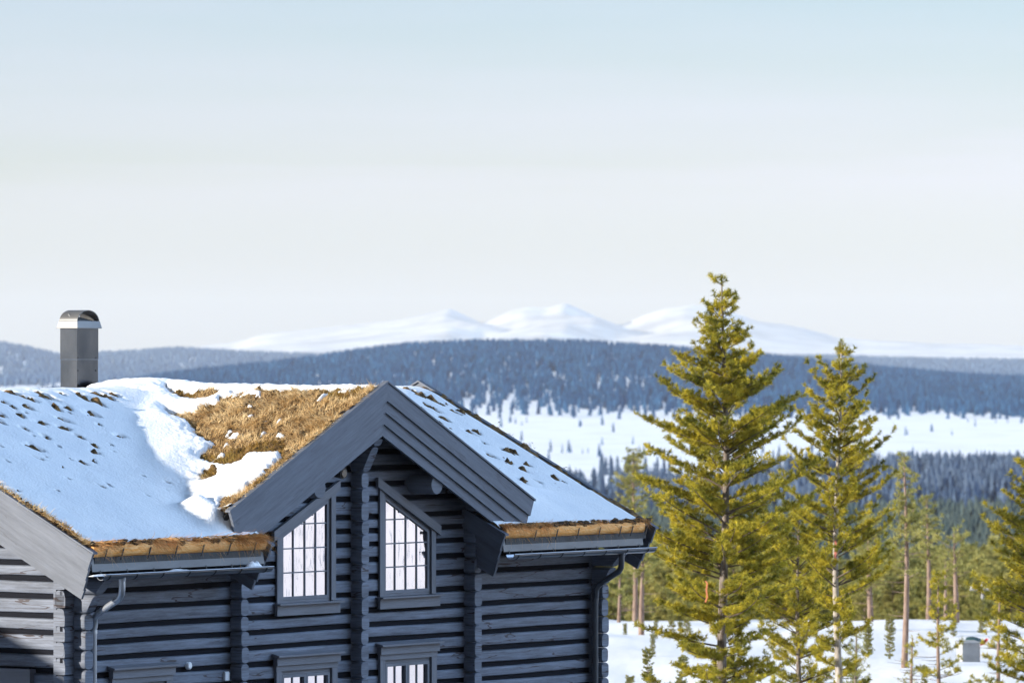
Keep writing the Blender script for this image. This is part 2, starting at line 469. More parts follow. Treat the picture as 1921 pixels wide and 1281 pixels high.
def dark_ground():  # unseen dark sheet added to cut light bouncing up at the cabin
    m = mat('bounce_cut_dark', (.050, .048, .046), .95, spec=.1, noise=1.2, col2=(.10, .095, .09), bump=(20, .6, .02))
    X, Y = np.meshgrid(np.linspace(-45, 60, 106), np.linspace(8, 140, 133))
    uu = (X + 6.54) * .588 + (Y - 85) * .809; vv = (X + 6.54) * .809 - (Y - 85) * .588
    Z = ground(X, Y) + H + .12
    n, k = X.shape
    i = np.arange((n - 1) * (k - 1)); a = i // (k - 1) * k + i % (k - 1)
    f = np.stack([a, a + 1, a + k + 1, a + k], 1)
    e = 1.5 * fbm(X / 6, Y / 6, 91)
    ok = ((uu > -34 + e) & (uu < 26 + e) & (vv > .6) & (vv < 42 + e) & (np.abs(np.arctan2(X, Y)) > -1) & ~((Y > 112) & (X < .085 * Y))).ravel()
    f = f[ok[f].all(1)]
    v = np.stack([X, Y, Z], -1).reshape(-1, 3)
    us = np.unique(f); mp_ = np.full(len(v), -1); mp_[us] = np.arange(len(us))
    o = link_mesh('dark_ground_sheet', np_mesh('dark_ground_sheet', v[us], mp_[f], True), m)
    tag(o, 'unseen dark ground added in front of the log cabin to cut bounced light', 'dark_ground', kind='structure')
dark_ground()

# ------------------------------------------------------------------ the cabin (local axes: x along the front, y into the house, z up)
D0 = 85.0
DF = np.array([math.cos(R(TH)), math.sin(R(TH))]); NF = np.array([DF[1], -DF[0]])
O = np.array([(138.6 - CX) / F * D0, D0])
cabin = empty('log_cabin', (O[0], O[1], 0), R(TH))
tag(cabin, 'charcoal timber log cabin with snowy turf roof and gabled dormer front', 'cabin')
P = lambda u, v, w: (u, -v, w + H)                 # u along the front, v out of the front, w relative to the camera's height

def uw(px, py, v=0.0):
    """point of a plane parallel to the front that is seen at a photo pixel"""
    k = (px - CX) / F; o = O + v * NF
    u = (k * o[1] - o[0]) / (DF[0] - k * DF[1])
    return u, -(py - HY) / F * (o[1] + u * DF[1])
def vw(px, py, u=0.0):
    k = (px - CX) / F; o = O + u * DF
    v = (k * o[1] - o[0]) / (NF[0] - k * NF[1])
    return v, -(py - HY) / F * (o[1] + v * NF[1])
def on_plane(px, py, a, b, c):
    """pixel -> (u, v) on the roof plane w = a + b u + c v"""
    kx = (px - CX) / F; ky = -(py - HY) / F
    # O + u DF + v NF = (kx Y, Y); w = ky Y
    A = np.array([[DF[0] - kx * DF[1], NF[0] - kx * NF[1]], [b - ky * DF[1], c - ky * NF[1]]])
    r_ = np.array([kx * O[1] - O[0], ky * O[1] - a])
    return np.linalg.solve(A, r_)

L_ = 13.62; UG = 0.54; VO = 0.82; WT = -3.03; PITCH = 0.494; VR = -4.16; WR = WT + PITCH * (VO - VR)
UC = 6.90; VD = 0.64; WA = -0.53; DB = 3.97; PD = 0.494; WD = WA - PD * DB
VBACK = -9.1
U1 = uw(460, 1200, .21)[0]; U2 = uw(897, 1200, .21)[0]
UA = uw(505, 1050, .75)[0]; UB = uw(940, 1040, .75)[0]
MAIN = (WT + PITCH * VO, 0.0, -PITCH)             # w = a + b u + c v
DL = (WA - PD * UC, PD, 0.0)
DR = (WA + PD * UC, -PD, 0.0)

JF = [-1.35, -1.60, -1.86, -2.108, -2.344, -2.63, -2.85, -3.07, -3.32, -3.59, -3.86, -4.13, -4.36, -4.60, -4.86, -5.13, -5.36]
JG = [-2.92, -3.17, -3.40, -3.66, -3.95, -4.20, -4.50, -4.78, -5.02, -5.27]
g_ = random.Random(3)
while JF[-1] > -8.8: JF.append(JF[-1] - g_.uniform(.225, .275))
while JG[-1] > -8.8: JG.append(JG[-1] - g_.uniform(.225, .275))
up = JG[0]
while JG[0] < -1.0: JG.insert(0, JG[0] + g_.uniform(.225, .275))

def log_profile(top, bot):
    """(out, height) points of a milled log between two joints, open at the back"""
    h = top - bot
    return [(-.22, top), (-.17, top), (-.168, top - .066), (-.120, top - .074), (-.020, top - .084), (-.003, top - .097), (0.003, top - .12),
            (.004, bot + h * .35), (.003, bot + .05), (.000, bot + .016), (-.008, bot + .004), (-.171, bot + .002), (-.22, bot + .002)]

def log_run(mb, a0, a1, top, bot, place, seed):
    """one log between a0 and a1; place(along, out, w) -> local point"""
    q = random.Random(seed)
    n = max(2, int((a1 - a0) / .55) + 1)
    pr = log_profile(top, bot)
    rings, uvs = [], []
    ph = q.uniform(0, 9); off = q.uniform(0, 60)
    for i in range(n + 1):
        a = a0 + (a1 - a0) * i / n
        dz = .006 * math.sin(a * 1.3 + ph); dd = .005 * math.sin(a * .9 + ph * 2)
        rings.append([place(a, d + (dd if d > -.04 else 0), w + (dz if -.03 < d else dz * .6)) for d, w in pr])
        uvs.append([(a + off, w + off * .61) for d, w in pr])
    mb.rings(rings, uvs, closed=True, cap=True, smooth=False)

# openings in the front: (polygon in (u, w)); logs stop at them
def poly_span(poly, w):
    """u-interval of a polygon at height w"""
    xs = []
    for i in range(len(poly)):
        (u0, w0), (u1, w1) = poly[i], poly[(i + 1) % len(poly)]
        if (w0 - w) * (w1 - w) < 0: xs.append(u0 + (u1 - u0) * (w - w0) / (w1 - w0))
    return (min(xs), max(xs)) if len(xs) >= 2 else None

VG = -0.012   # glass plane
VC = 0.012     # back of the casing boards
q_ = lambda x, y: uw(x, y, 0.03)
# upper windows: casing outer corners, glass corners, bars (photo rows/columns measured on their plane)
def upper(gl, gr, gtl, gtr, gb):
    """glass rectangle with a raked head: left/right u, head w at left/right, bottom w"""
    return dict(l=gl, r=gr, tl=gtl, tr=gtr, b=gb)
ul, _ = uw(529.3, 1060, VG); ur, _ = uw(611.3, 1060, VG)
W_L = upper(ul, ur, uw(529.3, 1008, VG)[1], uw(611.3, 944, VG)[1], uw(570, 1117, VG)[1])
ul, _ = uw(721.5, 1060, VG); ur, _ = uw(799.6, 1060, VG)
W_R = upper(ul, ur, uw(721.5, 937.7, VG)[1], uw(799.6, 997.5, VG)[1], uw(760, 1105, VG)[1])
# lower casement windows (their lower half is below the picture)
def lower(x0, x1, y0, wb):
    a = uw(x0, y0, VG); b = uw(x1, y0, VG)
    return dict(l=a[0], r=b[0], tl=a[1], tr=a[1], b=wb)
C_L = lower(529, 611, 1271, -6.45)
C_R = lower(723, 798, 1250, -6.45)
C_M = lower(222, 300, 1296, -6.45)
def opening(d, pad=.10):
    return [(d['l'] - pad, d['b'] - pad), (d['r'] + pad, d['b'] - pad), (d['r'] + pad, d['tr'] + pad * 1.2), (d['l'] - pad, d['tl'] + pad * 1.2)]
OPEN = [opening(d) for d in (W_L, W_R, C_L, C_R, C_M)]

def sub_intervals(a0, a1, holes):
    segs = [(a0, a1)]
    for h0, h1 in holes:
        out = []
        for s0, s1 in segs:
            if h1 <= s0 or h0 >= s1: out.append((s0, s1)); continue
            if h0 > s0: out.append((s0, h0))
            if h1 < s1: out.append((h1, s1))
        segs = out
    return [s for s in segs if s[1] - s[0] > .03]

pf = lambda a, d, w: P(a, d, w)
pg = lambda a, d, w: P(-d, a, w)        # gable wall: along v, out = -u
M_GROOVE_SHADE = mat('groove_shade_black', (0.012, 0.013, 0.018), .9, spec=.05)  # near-black strips set into the log grooves to paint their shade
# front wall
fw = MB(); fc = MB(); gc = MB()
tops = JF
for i in range(len(JF) - 1):
    top, bot = JF[i], JF[i + 1]; mid = (top + bot) / 2
    if top > -3.0:      # only under the dormer gable
        half = (WA - .30 - top) / PD
        if half < .12: continue
        a0, a1 = max(U1 - .1, UC - half), min(U2 + .1, UC + half)
    else:
        a0, a1 = -.21, L_ - .02
    holes = [s for s in (poly_span(o, mid) for o in OPEN) if s]
    for s0, s1 in sub_intervals(a0, a1, holes):
        log_run(fw, s0, s1, top, bot, pf, i * 13 + int(s0 * 7))
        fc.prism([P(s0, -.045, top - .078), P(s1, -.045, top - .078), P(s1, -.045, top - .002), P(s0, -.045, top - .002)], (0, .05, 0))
fc.build('groove_shade', M_GROOVE_SHADE, fw.build('log_wall', M_LOG, cabin))
# gable wall facing left
gw = MB()
for i in range(len(JG) - 1):
    top, bot = JG[i], JG[i + 1]
    vmax = min(.21 if False else 0.0, VO - .1 - (top + .30 - WT) / PITCH)
    vmin = max(VBACK + .8, 2 * VR - vmax)
    mid = (top + bot) / 2
    hs_ = []
    if mid < -4.86: hs_ = [(-2.0, -0.86)]
    if vmax - vmin < .3: continue
    for s0, s1 in sub_intervals(vmin, vmax, hs_):
        log_run(gw, s0, s1, top, bot, pg, i * 29 + int(s0 * 5) + 1000)
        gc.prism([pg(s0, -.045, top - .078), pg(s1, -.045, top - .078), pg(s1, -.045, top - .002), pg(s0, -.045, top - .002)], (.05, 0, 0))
gc.build('groove_shade', M_GROOVE_SHADE, gw.build('gable_log_wall', M_LOG, cabin))
# plain timber back walls and right gable (never seen in the photograph, close the house)
bw = MB()
for i in range(len(JG) - 1):
    top, bot = JG[i], JG[i + 1]
    vmax = min(0.0, VO - .1 - (top + .30 - WT) / PITCH); vmin = max(VBACK + .8, 2 * VR - vmax)
    if vmax - vmin < .3: continue
    log_run(bw, vmin, vmax, top, bot, lambda a, d, w: P(L_ + d, a, w), i + 4000)
    if top < -3.0: log_run(bw, 0, L_, top, bot, lambda a, d, w: P(a, VBACK + .8 - d, w), i + 4100)
bw.build('rear_log_walls', M_LOG, cabin)

# projecting log ends at the corners and cross walls
def end_ring(h0, h1, w_, n=4):
    """rounded-rectangle section: half width w_, from h0 up to h1"""
    r_ = min(.065, (h1 - h0) * .3); pts = []
    for cx_, cy_, a0 in ((w_ - r_, h1 - r_, 0), (-w_ + r_, h1 - r_, 90), (-w_ + r_, h0 + r_, 180), (w_ - r_, h0 + r_, 270)):
        for k in range(n + 1):
            a = R(a0 + 90 * k / n)
            pts.append((cx_ + r_ * math.cos(a), cy_ + r_ * math.sin(a)))
    return pts
def log_ends(name, joints, place, wmax, half=.10, corbel=None, base=.21):
    mb = MB(); q = random.Random(hash(name) % 1000 if False else len(name) + int(abs(wmax) * 50))
    for i in range(len(joints) - 1):
        top, bot = joints[i], joints[i + 1]
        if top > wmax + .02: continue
        pj = base + q.uniform(-.008, .008); pj2 = pj
        if corbel:
            for wc, pc_t, pc_b in corbel:
                if abs(top - wc) < .115: pj, pj2 = pc_t, pc_b
        hw = half + q.uniform(-.006, .006)
        rings, uvs = [], []
        off = q.uniform(0, 50)
        pts = end_ring(bot + .004, top - .002, hw)
        for o_, sc in ((-.05, 1.0), (0.5, 1.0), (.90, 1.0), (1.0, .93)):
            ring = []; uvr = []
            for a, w in pts:
                k = (w - bot) / (top - bot)
                ln = pj2 + (pj - pj2) * k
                c_ = (top + bot) / 2
                ring.append(place(a * sc, ln * o_, c_ + (w - c_) * sc)); uvr.append((ln * o_ + off, a + w))
            rings.append(ring); uvs.append(uvr)
        mb.rings(rings, uvs, closed=True, cap=True, smooth=True)
    return mb.build('corner_log_ends', M_LOG, cabin)
log_ends('left_front', JG, lambda a, d, w: P(.10 + a, d, w), -3.2, corbel=[(JG[[k for k in range(len(JG)) if JG[k] <= -3.2][0]], .62, .40), (JG[[k for k in range(len(JG)) if JG[k] <= -3.2][0] + 1], .38, .22)])
log_ends('right_front', JG, lambda a, d, w: P(L_ - .10 + a, d, w), -3.2, corbel=[(JG[[k for k in range(len(JG)) if JG[k] <= -3.2][0]], .62, .40), (JG[[k for k in range(len(JG)) if JG[k] <= -3.2][0] + 1], .38, .22)])
JM = [w + .02 * math.sin(w * 9) for w in JF]
log_ends('dormer_left', JF, lambda a, d, w: P(U1 + a, d, w), -2.4)
log_ends('dormer_right', JG, lambda a, d, w: P(U2 + a, d, w), -2.4)
JB = [-1.32, -1.42, -1.54] + [w - .10 for w in JF if w < -1.62]
log_ends('middle', JB, lambda a, d, w: P(UC - .02 + a, d, w), -1.1, corbel=[(-1.32, .50, .44), (-1.54, .42, .22)])
log_ends('gable_corner', JF, lambda a, d, w: P(-d, -.10 + a, w), -3.5, corbel=[(-3.59, .21, .21)])

# ---- bargeboards (stepped stacks of boards)
def barge(name, tip, apex, place, cut=.40, hts=(.27, .185, .185, .185), step=.033, thick=.045, lift=.0, tail=.0):
    """tip / apex: (along, w) of the top edge; place(along, out, w); boards step back one behind another"""
    mb = MB()
    (a0, w0), (a1, w1) = tip, apex
    sgn = 1 if a1 > a0 else -1
    acc = 0
    for i, h in enumerate(hts):
        t0, t1 = acc, acc + h
        g = .006 if i else 0
        e0 = lambda t: (a0 + sgn * t * cut * (.93 if True else 1), w0 - t + abs(t * cut * .93) * 0.494)
        pts = [(a1, w1 - t0 - g), (a1, w1 - t1 - .02)]
        c0, c1 = e0(t0 + g), e0(t1)
        poly = [(c0[0], c0[1]), (c1[0], c1[1] - (.02 if i < len(hts) - 1 else 0)), pts[1], pts[0]]
        o1 = -step * i
        p3 = [place(a, o1, w) for a, w in poly]
        pb = np.array(place(0, -thick, 0)) - np.array(place(0, 0, 0))
        mb.prism(p3, pb, off=i * 3.7 + len(name))
        acc = t1
    # drip cap on the top edge
    if lift:
        p3 = [place(a, .02, w) for a, w in ((a0 - sgn * .03, w0), (a1, w1 + .0), (a1, w1 + .03), (a0 - sgn * .03, w0 + .03))]
        pb = np.array(place(0, -.10, 0)) - np.array(place(0, 0, 0))
        mb.prism(p3, pb)
    return mb
dp = lambda a, d, w: P(a, VD + d, w)
m1 = barge('dl', (UC - DB, WD), (UC, WA), dp, lift=.03); o_ = m1.build('dormer_bargeboard', M_BOARD, cabin)
m1 = barge('drr', (UC + DB, WD), (UC, WA), dp, lift=.03); m1.build('dormer_bargeboard', M_BOARD, cabin)
gp = lambda a, d, w: P(-UG - d, a, w)
barge('gl', (VO, WT), (VR, WR), gp, lift=.03).build('gable_bargeboard', M_BOARD, cabin)
barge('glb', (2 * VR - VO, WT), (VR, WR), gp, lift=.03).build('gable_bargeboard', M_BOARD, cabin)
rp_ = lambda a, d, w: P(L_ + UG + d, a, w)
barge('gr', (VO, WT), (VR, WR), rp_, lift=.03).build('gable_bargeboard', M_BOARD, cabin)
barge('grb', (2 * VR - VO, WT), (VR, WR), rp_, lift=.03).build('gable_bargeboard', M_BOARD, cabin)
# short boards closing the eaves beside the dormer
ep = lambda a, d, w: P(UA + d, a, w)
barge('ea', (VO, WT), (VO - 1.35, WT + PITCH * 1.35), ep, lift=.03).build('eave_end_board', M_BOARD, cabin)
ep2 = lambda a, d, w: P(UB - d, a, w)
barge('eb', (VO, WT), (VO - 1.35, WT + PITCH * 1.35), ep2, lift=.03).build('eave_end_board', M_BOARD, cabin)

# ---- roof decks and soffits
rf = MB()
def slab(u0, u1, v0, v1, th=.10, dn=.10):
    p = [P(u0, v0, MAIN[0] + MAIN[2] * v0 - dn), P(u1, v0, MAIN[0] + MAIN[2] * v0 - dn), P(u1, v1, MAIN[0] + MAIN[2] * v1 - dn), P(u0, v1, MAIN[0] + MAIN[2] * v1 - dn)]
    rf.prism(p, (0, 0, -th))
slab(-UG + .17, UA - .17, VO - .10, VR); slab(UB + .17, L_ + UG - .17, VO - .10, VR)
slab(UA - .17, UB + .17, -.34, VR)
bb = lambda v: WR - PITCH * (VR - v)
rf.prism([P(-UG + .17, VR, WR - .1), P(L_ + UG - .17, VR, WR - .1), P(L_ + UG - .17, 2 * VR - VO, WT - .1), P(-UG + .17, 2 * VR - VO, WT - .1)], (0, 0, -.1))
for sg in (-1, 1):
    e_ = UC + sg * (DB - .05)
    rf.prism([P(UC, VD - .16, WA - .09), P(e_, VD - .16, WD - .065), P(e_, -.28, WD - .065), P(UC, VR + .3, WA - .09)], (0, 0, -.10))
rf_o = rf.build('roof', M_SOFFIT, cabin)
# dormer purlins showing round ends
for (px, py) in ((600, 916), (820, 909)):
    v1 = .50
    u_, w_ = uw(px, py, v1)
    mb = MB()
    mb.tube([P(u_, -.1, w_), P(u_, v1 - .012, w_), P(u_, v1, w_)], [.155, .155, .147], 28)
    mb.build('purlin', M_BOARD, cabin)

M_GUT = mat('gutter_sheet', (0.15, 0.16, 0.185), 0.3, metal=0.8, noise=2.2, col2=(0.19, 0.20, 0.225))
# ---- eaves: turf log, fascia, gutters, downspouts
def eave(u0, u1, g0, g1, hooks, drop):
    mb = MB(); q = random.Random(int(u0 * 10) + 5)
    n = int((u1 - u0) / .25)
    rings = []
    prof = [(.00, 0), (.045, .015), (.075, .06), (.082, .11), (.07, .16), (.03, .185), (-.06, .19), (-.07, 0)]
    for i in range(n + 1):
        u = u0 + (u1 - u0) * i / n
        e = .006 * math.sin(u * 2.1) + q.uniform(-.004, .004)
        rings.append([P(u, .70 + d + e, -3.085 + h + e * .5) for d, h in prof])
    mb.rings(rings, cap=True)
    lg = mb.build('turf_log', M_GOLD, cabin)
    for u in hooks:
        hk = MB(); hk.prism([P(u, .795, -3.13), P(u + .024, .795, -3.13), P(u + .085, .80, -2.96), P(u + .061, .80, -2.96)], (0, -.012, .004))
        hk.build('hook', M_IRON, lg)
    fa = MB()
    fa.prism([P(u0, .705, -3.105), P(u1, .705, -3.105), P(u1, .735, -3.295), P(u0, .735, -3.295)], (0, .012, 0))
    fa.build('fascia', M_METAL, cabin)
    gu = MB(); n = 10
    for i0, i1 in ((0, 1),):
        rings = []
        for u in np.linspace(g0, g1, 12):
            ring = []
            for k in range(n + 1):
                a = math.pi * k / n
                ring.append(P(u, .845 + .085 * math.cos(a), -3.335 + .0 - .085 * math.sin(a)))
            for k in range(n, -1, -1):
                a = math.pi * k / n
                ring.append(P(u, .845 + .077 * math.cos(a), -3.335 - .077 * math.sin(a)))
            rings.append(ring)
        gu.rings(rings, closed=True, cap=True)
    gu.tube([P(g0, .932, -3.335), P(g1, .932, -3.335)], .014, 8)
    go = gu.build('gutter', M_GUT, cabin)
    for u in np.arange(g0 + .12, g1, .62):
        br = MB()
        pts = [P(u, .845 + .095 * math.cos(a), -3.335 - .09 * math.sin(a)) for a in np.linspace(-.25, math.pi, 9)] + [P(u, .74, -3.28)]
        for a, b in zip(pts[:-1], pts[1:]):
            br.prism([np.array(a) - [.012, 0, 0], np.array(a) + [.012, 0, 0], np.array(b) + [.012, 0, 0], np.array(b) - [.012, 0, 0]], (0, .002, .006))
        br.build('gutter_bracket', M_IRON, go)
    return go
hooksL = [uw(x, 1030, .75)[0] for x in (190, 221, 272, 322, 372, 422, 470)]
hooksR = [uw(x, 995, .75)[0] for x in (997, 1037, 1077, 1117, 1156, 1178, 1205)]
gl_o = eave(-UG + .10, UA - .10, -UG + .16, UA - .12, hooksL, 0)
gr_o = eave(UB + .10, L_ + UG - .27, UB + .12, L_ + UG - .16, hooksR, 0)
def spout(u0, u1, vwall=.12):
    mb = MB(); w0 = -3.40
    mb.tube([P(u0, .845, w0 + .03), P(u0, .845, w0 - .05)], [.068, .052], 14)
    path = [(u0, .845, w0 - .04), (u0, .845, w0 - .16), (u0 - (u0 - u1) * .06, .825, w0 - .24), (u0 - (u0 - u1) * .2, .76, w0 - .31),
            (u0 - (u0 - u1) * .8, .26, w0 - .54), (u0 - (u0 - u1) * .94, .16, w0 - .62), (u1, vwall + .02, w0 - .72), (u1, vwall, w0 - .82), (u1, vwall, -8.9)]
    mb.tube([P(*p) for p in path], .050, 16)
    for w in (w0 - .80, -5.2, -6.9):
        mb.tube([P(u1, vwall, w), P(u1, vwall, w - .05)], .058, 16)
    return mb
spout(uw(229, 1075, .845)[0], .30, .13).build('downspout', mat('zinc_pipe', (0.42, 0.45, 0.50), .35, metal=.7), cabin)
spout(uw(1166, 1035, .845)[0], uw(1117, 1150, .13)[0], .13).build('downspout', M_METAL, cabin)

# ---- windows
def bars(mb, u0, w0, u1, w1, t=.022, v=VG + .003, d=.012):
    """glazing bar between two points on the glass plane"""
    a = np.array([u0, w0]); b = np.array([u1, w1]); e = b - a; e /= np.linalg.norm(e); n = np.array([-e[1], e[0]]) * t / 2
    mb.prism([P(*(p[0], v, p[1])) for p in (a - n, a + n, b + n, b - n)], (0, -d, 0))
def frame(mb, ring_in, ring_out, v0, v1):
    """mitred frame between two polygons of (u, w)"""
    n = len(ring_in)
    for i in range(n):
        j = (i + 1) % n
        mb.prism([P(*(p[0], v0, p[1])) for p in (ring_in[i], ring_in[j], ring_out[j], ring_out[i])], (0, -(v1 - v0), 0), off=i * 2.3)
def grow(d, l, r, b, t):
    s = (d['tr'] - d['tl']) / (d['r'] - d['l'])
    return [(d['l'] - l, d['b'] - b), (d['r'] + r, d['b'] - b), (d['r'] + r, d['tr'] + t + s * r), (d['l'] - l, d['tl'] + t - s * l)]
def quad_glass(parent, ring):
    g = MB(); g.prism([P(p[0], VG, p[1]) for p in ring], (0, .012, 0))
    return g.build('glass_pane', M_GLASS, parent)
def casement(d, name_sash='sash'):
    pass
def raked_window(d, vb, hb, heavy):
    """window with sloping head; vb/hb = bar positions as fractions/heights"""
    c = MB()
    s = (d['tr'] - d['tl']) / (d['r'] - d['l'])
    i_ = grow(d, .075, .075, .085, .085); o = grow(d, .19, .19, .10, .085)
    # jambs and raked head board
    c.prism([P(*(p[0], VC, p[1])) for p in (o[0], i_[0], i_[3], (o[3][0], o[3][1]))], (0, -.032, 0))
    c.prism([P(*(p[0], VC, p[1])) for p in (i_[1], o[1], o[2], i_[2])], (0, -.032, 0), 4)
    lo, hi = (-.30, .27) if s > 0 else (-.27, .30)
    hd = [(d['l'] + lo, d['tl'] + .085 + s * lo), (d['r'] + hi, d['tr'] + .085 + s * hi), (d['r'] + hi, d['tr'] + .24 + s * hi), (d['l'] + lo, d['tl'] + .24 + s * lo)]
    c.prism([P(*(p[0], VC + .002, p[1])) for p in hd], (0, -.06, 0), 7)
    w = c.build('window', M_TRIM, cabin)
    # jamb linings back to the sash
    sa = MB()
    frame(sa, grow(d, 0, 0, 0, 0), grow(d, .045, .045, .05, .045), VG - .01, VG + .026)
    frame(sa, grow(d, .048, .048, .053, .048), grow(d, .085, .085, .095, .095), VG - .02, VG + .02)
    sa.build('sash', M_TRIM, w)
    b = MB()
    for k in vb:
        u = d['l'] + (d['r'] - d['l']) * k
        bars(b, u, d['b'], u, d['tl'] + s * (u - d['l']))
    for h in hb:
        u0, u1 = d['l'], d['r']
        if s > 0 and h > d['tl']: u0 = d['l'] + (h - d['tl']) / s
        if s < 0 and h > d['tr']: u1 = d['r'] - (h - d['tr']) / -s
        bars(b, u0, h, u1, h, t=.020, v=VG + .005)
    b.build('glazing_bars', M_TRIM, w)
    quad_glass(w, grow(d, .01, .01, .01, .01))
    si = MB()
    si.box(P(d['l'] - .26, .16, d['b'] - .125), np.array(P(d['r'] + .27, -.03, d['b'] - .10)))
    si.prism([P(d['l'] - .24, .035, d['b'] - .127), P(d['r'] + .25, .035, d['b'] - .127), P(d['r'] + .25, .035, d['b'] - .29), P(d['l'] - .24, .035, d['b'] - .29)], (0, -.05, 0), 5)
    si.build('sill', M_TRIM, w)
    return w
bw_ = lambda y, x: uw(x, y, VG)[1]
raked_window(W_L, [.243, .507, .757], [bw_(1027.5, 570), bw_(1072.5, 570), bw_(981, 595)], 0)
raked_window(W_R, [.238, .498, .758], [bw_(1018, 760), bw_(1062, 760), bw_(973.8, 740)], 0)
def lower_window(d):
    c = MB()
    mid = (d['l'] + d['r']) / 2
    T = d['tl']
    for a, b in ((d['l'] - .22, d['l'] - .085), (d['r'] + .085, d['r'] + .22)):
        c.box(P(a, VC + .045, d['b'] - .1), P(b, VC, T + .11))
    c.box(P(d['l'] - .23, VC + .05, T + .112), P(d['r'] + .23, VC, T + .20), 3)
    c.box(P(d['l'] - .25, VC + .085, T + .202), P(d['r'] + .25, VC, T + .33), 6)
    c.prism([P(d['l'] - .29, VC + .15, T + .332), P(d['l'] - .29, VC, T + .345), P(d['l'] - .29, VC, T + .395), P(d['l'] - .29, VC + .15, T + .36)], (d['r'] - d['l'] + .58, 0, 0))
    w = c.build('window', M_TRIM, cabin)
    for a, b in ((d['l'], mid - .05), (mid + .05, d['r'])):
        dd = dict(l=a, r=b, tl=T, tr=T, b=d['b'])
        sa = MB(); frame(sa, grow(dd, 0, 0, 0, 0), grow(dd, .047, .047, .05, .05), VG - .01, VG + .045)
        so_ = sa.build('sash', M_TRIM, w)
        bb_ = MB(); bars(bb_, (a + b) / 2, d['b'], (a + b) / 2, T, t=.024)
        for k in (1, 2, 3): bars(bb_, a, T - .40 * k, b, T - .40 * k, t=.024, v=VG + .006)
        bb_.build('glazing_bars', M_TRIM, w)
        quad_glass(w, grow(dd, .01, .01, .01, .01))
    fr = MB(); dd = dict(l=d['l'] - .05, r=d['r'] + .05, tl=T + .053, tr=T + .053, b=d['b'] - .05)
    frame(fr, grow(dd, 0, 0, 0, 0), grow(dd, .05, .05, .05, .055), VG - .02, VG + .025); fr.build('frame', M_TRIM, w)
    hg = MB(); hg.box(P(d['r'] + .045, VC + .01, T - .16), P(d['r'] + .062, VG, T + .0)); hg.build('hinge', M_WHITE, w)
    return w
lower_window(C_L); lower_window(C_R); lower_window(C_M)
# gable-wall window: only its head board reaches into the picture
c = MB()
c.box((-.10, 2.08, H - 5.02), (-.01, .78, H - 4.86)); c.box((-.145, 2.12, H - 4.858), (-.01, .74, H - 4.80), 4)
c.box((-.085, 2.0, H - 6.5), (-.01, 1.86, H - 5.022), 2); c.box((-.085, 1.0, H - 6.5), (-.01, .86, H - 5.022), 3)
gwo = c.build('window', M_TRIM, cabin)
g = MB(); g.box((.03, 1.86, H - 6.5), (.05, 1.0, H - 5.022)); g.build('glass_pane', M_GLASS, gwo)

# ---- small fittings on the front
u_, w_ = uw(355.5, 1248, .04)
mb = MB(); mb.tube([P(u_, .0, w_), P(u_, .045, w_), P(u_, .06, w_)], [.058, .058, .04], 20); mb.build('wall_vent', M_WHITE, cabin)
u_, w_ = uw(425.5, 1268, .04)
mb = MB(); mb.box(P(u_ - .05, .055, w_ - .062), P(u_ + .05, 0, w_ + .05)); mb.tube([P(u_ - .05, .03, w_ + .05), P(u_ + .05, .03, w_ + .05)], .025, 12); mb.build('sensor_box', M_WHITE, cabin)
u_, w_ = uw(645, 888, .40)
mb = MB(); mb.tube([P(u_ + .0, .0, w_ + .05), P(u_, .30, w_ + .01), P(u_, .40, w_)], [.05, .085, .09], 20)
lo = mb.build('floodlight', M_IRON, cabin)
mb = MB(); mb.tube([P(u_, .401, w_), P(u_, .412, w_)], [.07, .06], 20); mb.build('lens', mat('dark_lens', (.01, .01, .012), .1, spec=.6), lo)

# ---- chimney
vch = -5.35
uch, wch = uw(144.5, 728, vch)
cw, cd = 36 / F * 92.8 / DF[0], 33 / F * 92.8 / DF[1]
wz = lambda y: -(y - HY) / F * (O[1] + uch * DF[1] + vch * NF[1])
ch = MB()
zt, zm, zb = wz(614), wz(674.5), -1.9
def cbox(mb, e, z0, z1):
    mb.box(P(uch - e, vch + e, z0), P(uch + cw + e, vch - cd - e, z1))
cbox(ch, .004, zm + .004, zt); cbox(ch, 0, zb, zm)
for du in (.03, cw - .05):
    for dz in (.03, -.18):
        ch.tube([P(uch + du, vch, zm + dz), P(uch + du, vch + .012, zm + dz)], .012, 8)
ch_o = ch.build('chimney', M_CHIM, cabin)
fl = MB()
z0, z1 = wz(616), wz(603.5)
a = [(uch - .045, vch + .045), (uch + cw + .045, vch + .045), (uch + cw + .045, vch - cd - .045), (uch - .045, vch - cd - .045)]
b = [(uch - .02, vch + .02), (uch + cw + .02, vch + .02), (uch + cw + .02, vch - cd - .02), (uch - .02, vch - cd - .02)]
for i in range(4):
    j = (i + 1) % 4
    fl.prism([P(*a[i], z0), P(*a[j], z0), P(*b[j], z1), P(*b[i], z1)], (0, 0, .012))
fl.build('collar', M_HOOD, ch_o)
hd = MB(); zc = z1; hh = wz(581.5) - z1; cu = uch + cw / 2; rr_ = cw / 2 + .015
rings = []
for v in np.linspace(vch + .015, vch - cd - .015, 4):
    rings.append([P(cu - rr_ * math.cos(math.pi * k / 20), v, zc + hh * math.sin(math.pi * k / 20)) for k in range(21)] +
                 [P(cu - (rr_ - .01) * math.cos(math.pi * k / 20), v, zc + (hh - .01) * math.sin(math.pi * k / 20)) for k in range(20, -1, -1)])
hd.rings(rings, closed=True, cap=True)
hd.build('hood', M_HOOD, ch_o)
ip = MB(); ip.prism([P(uch + .02, vch - .06, zc - .01), P(uch + cw - .02, vch - .06, zc - .01), P(uch + cw - .02, vch - cd * .6, zc + .035), P(uch + .02, vch - cd * .6, zc + hh * .62)], (0, -.01, .01))
ip.build('baffle', M_HOOD, ch_o)

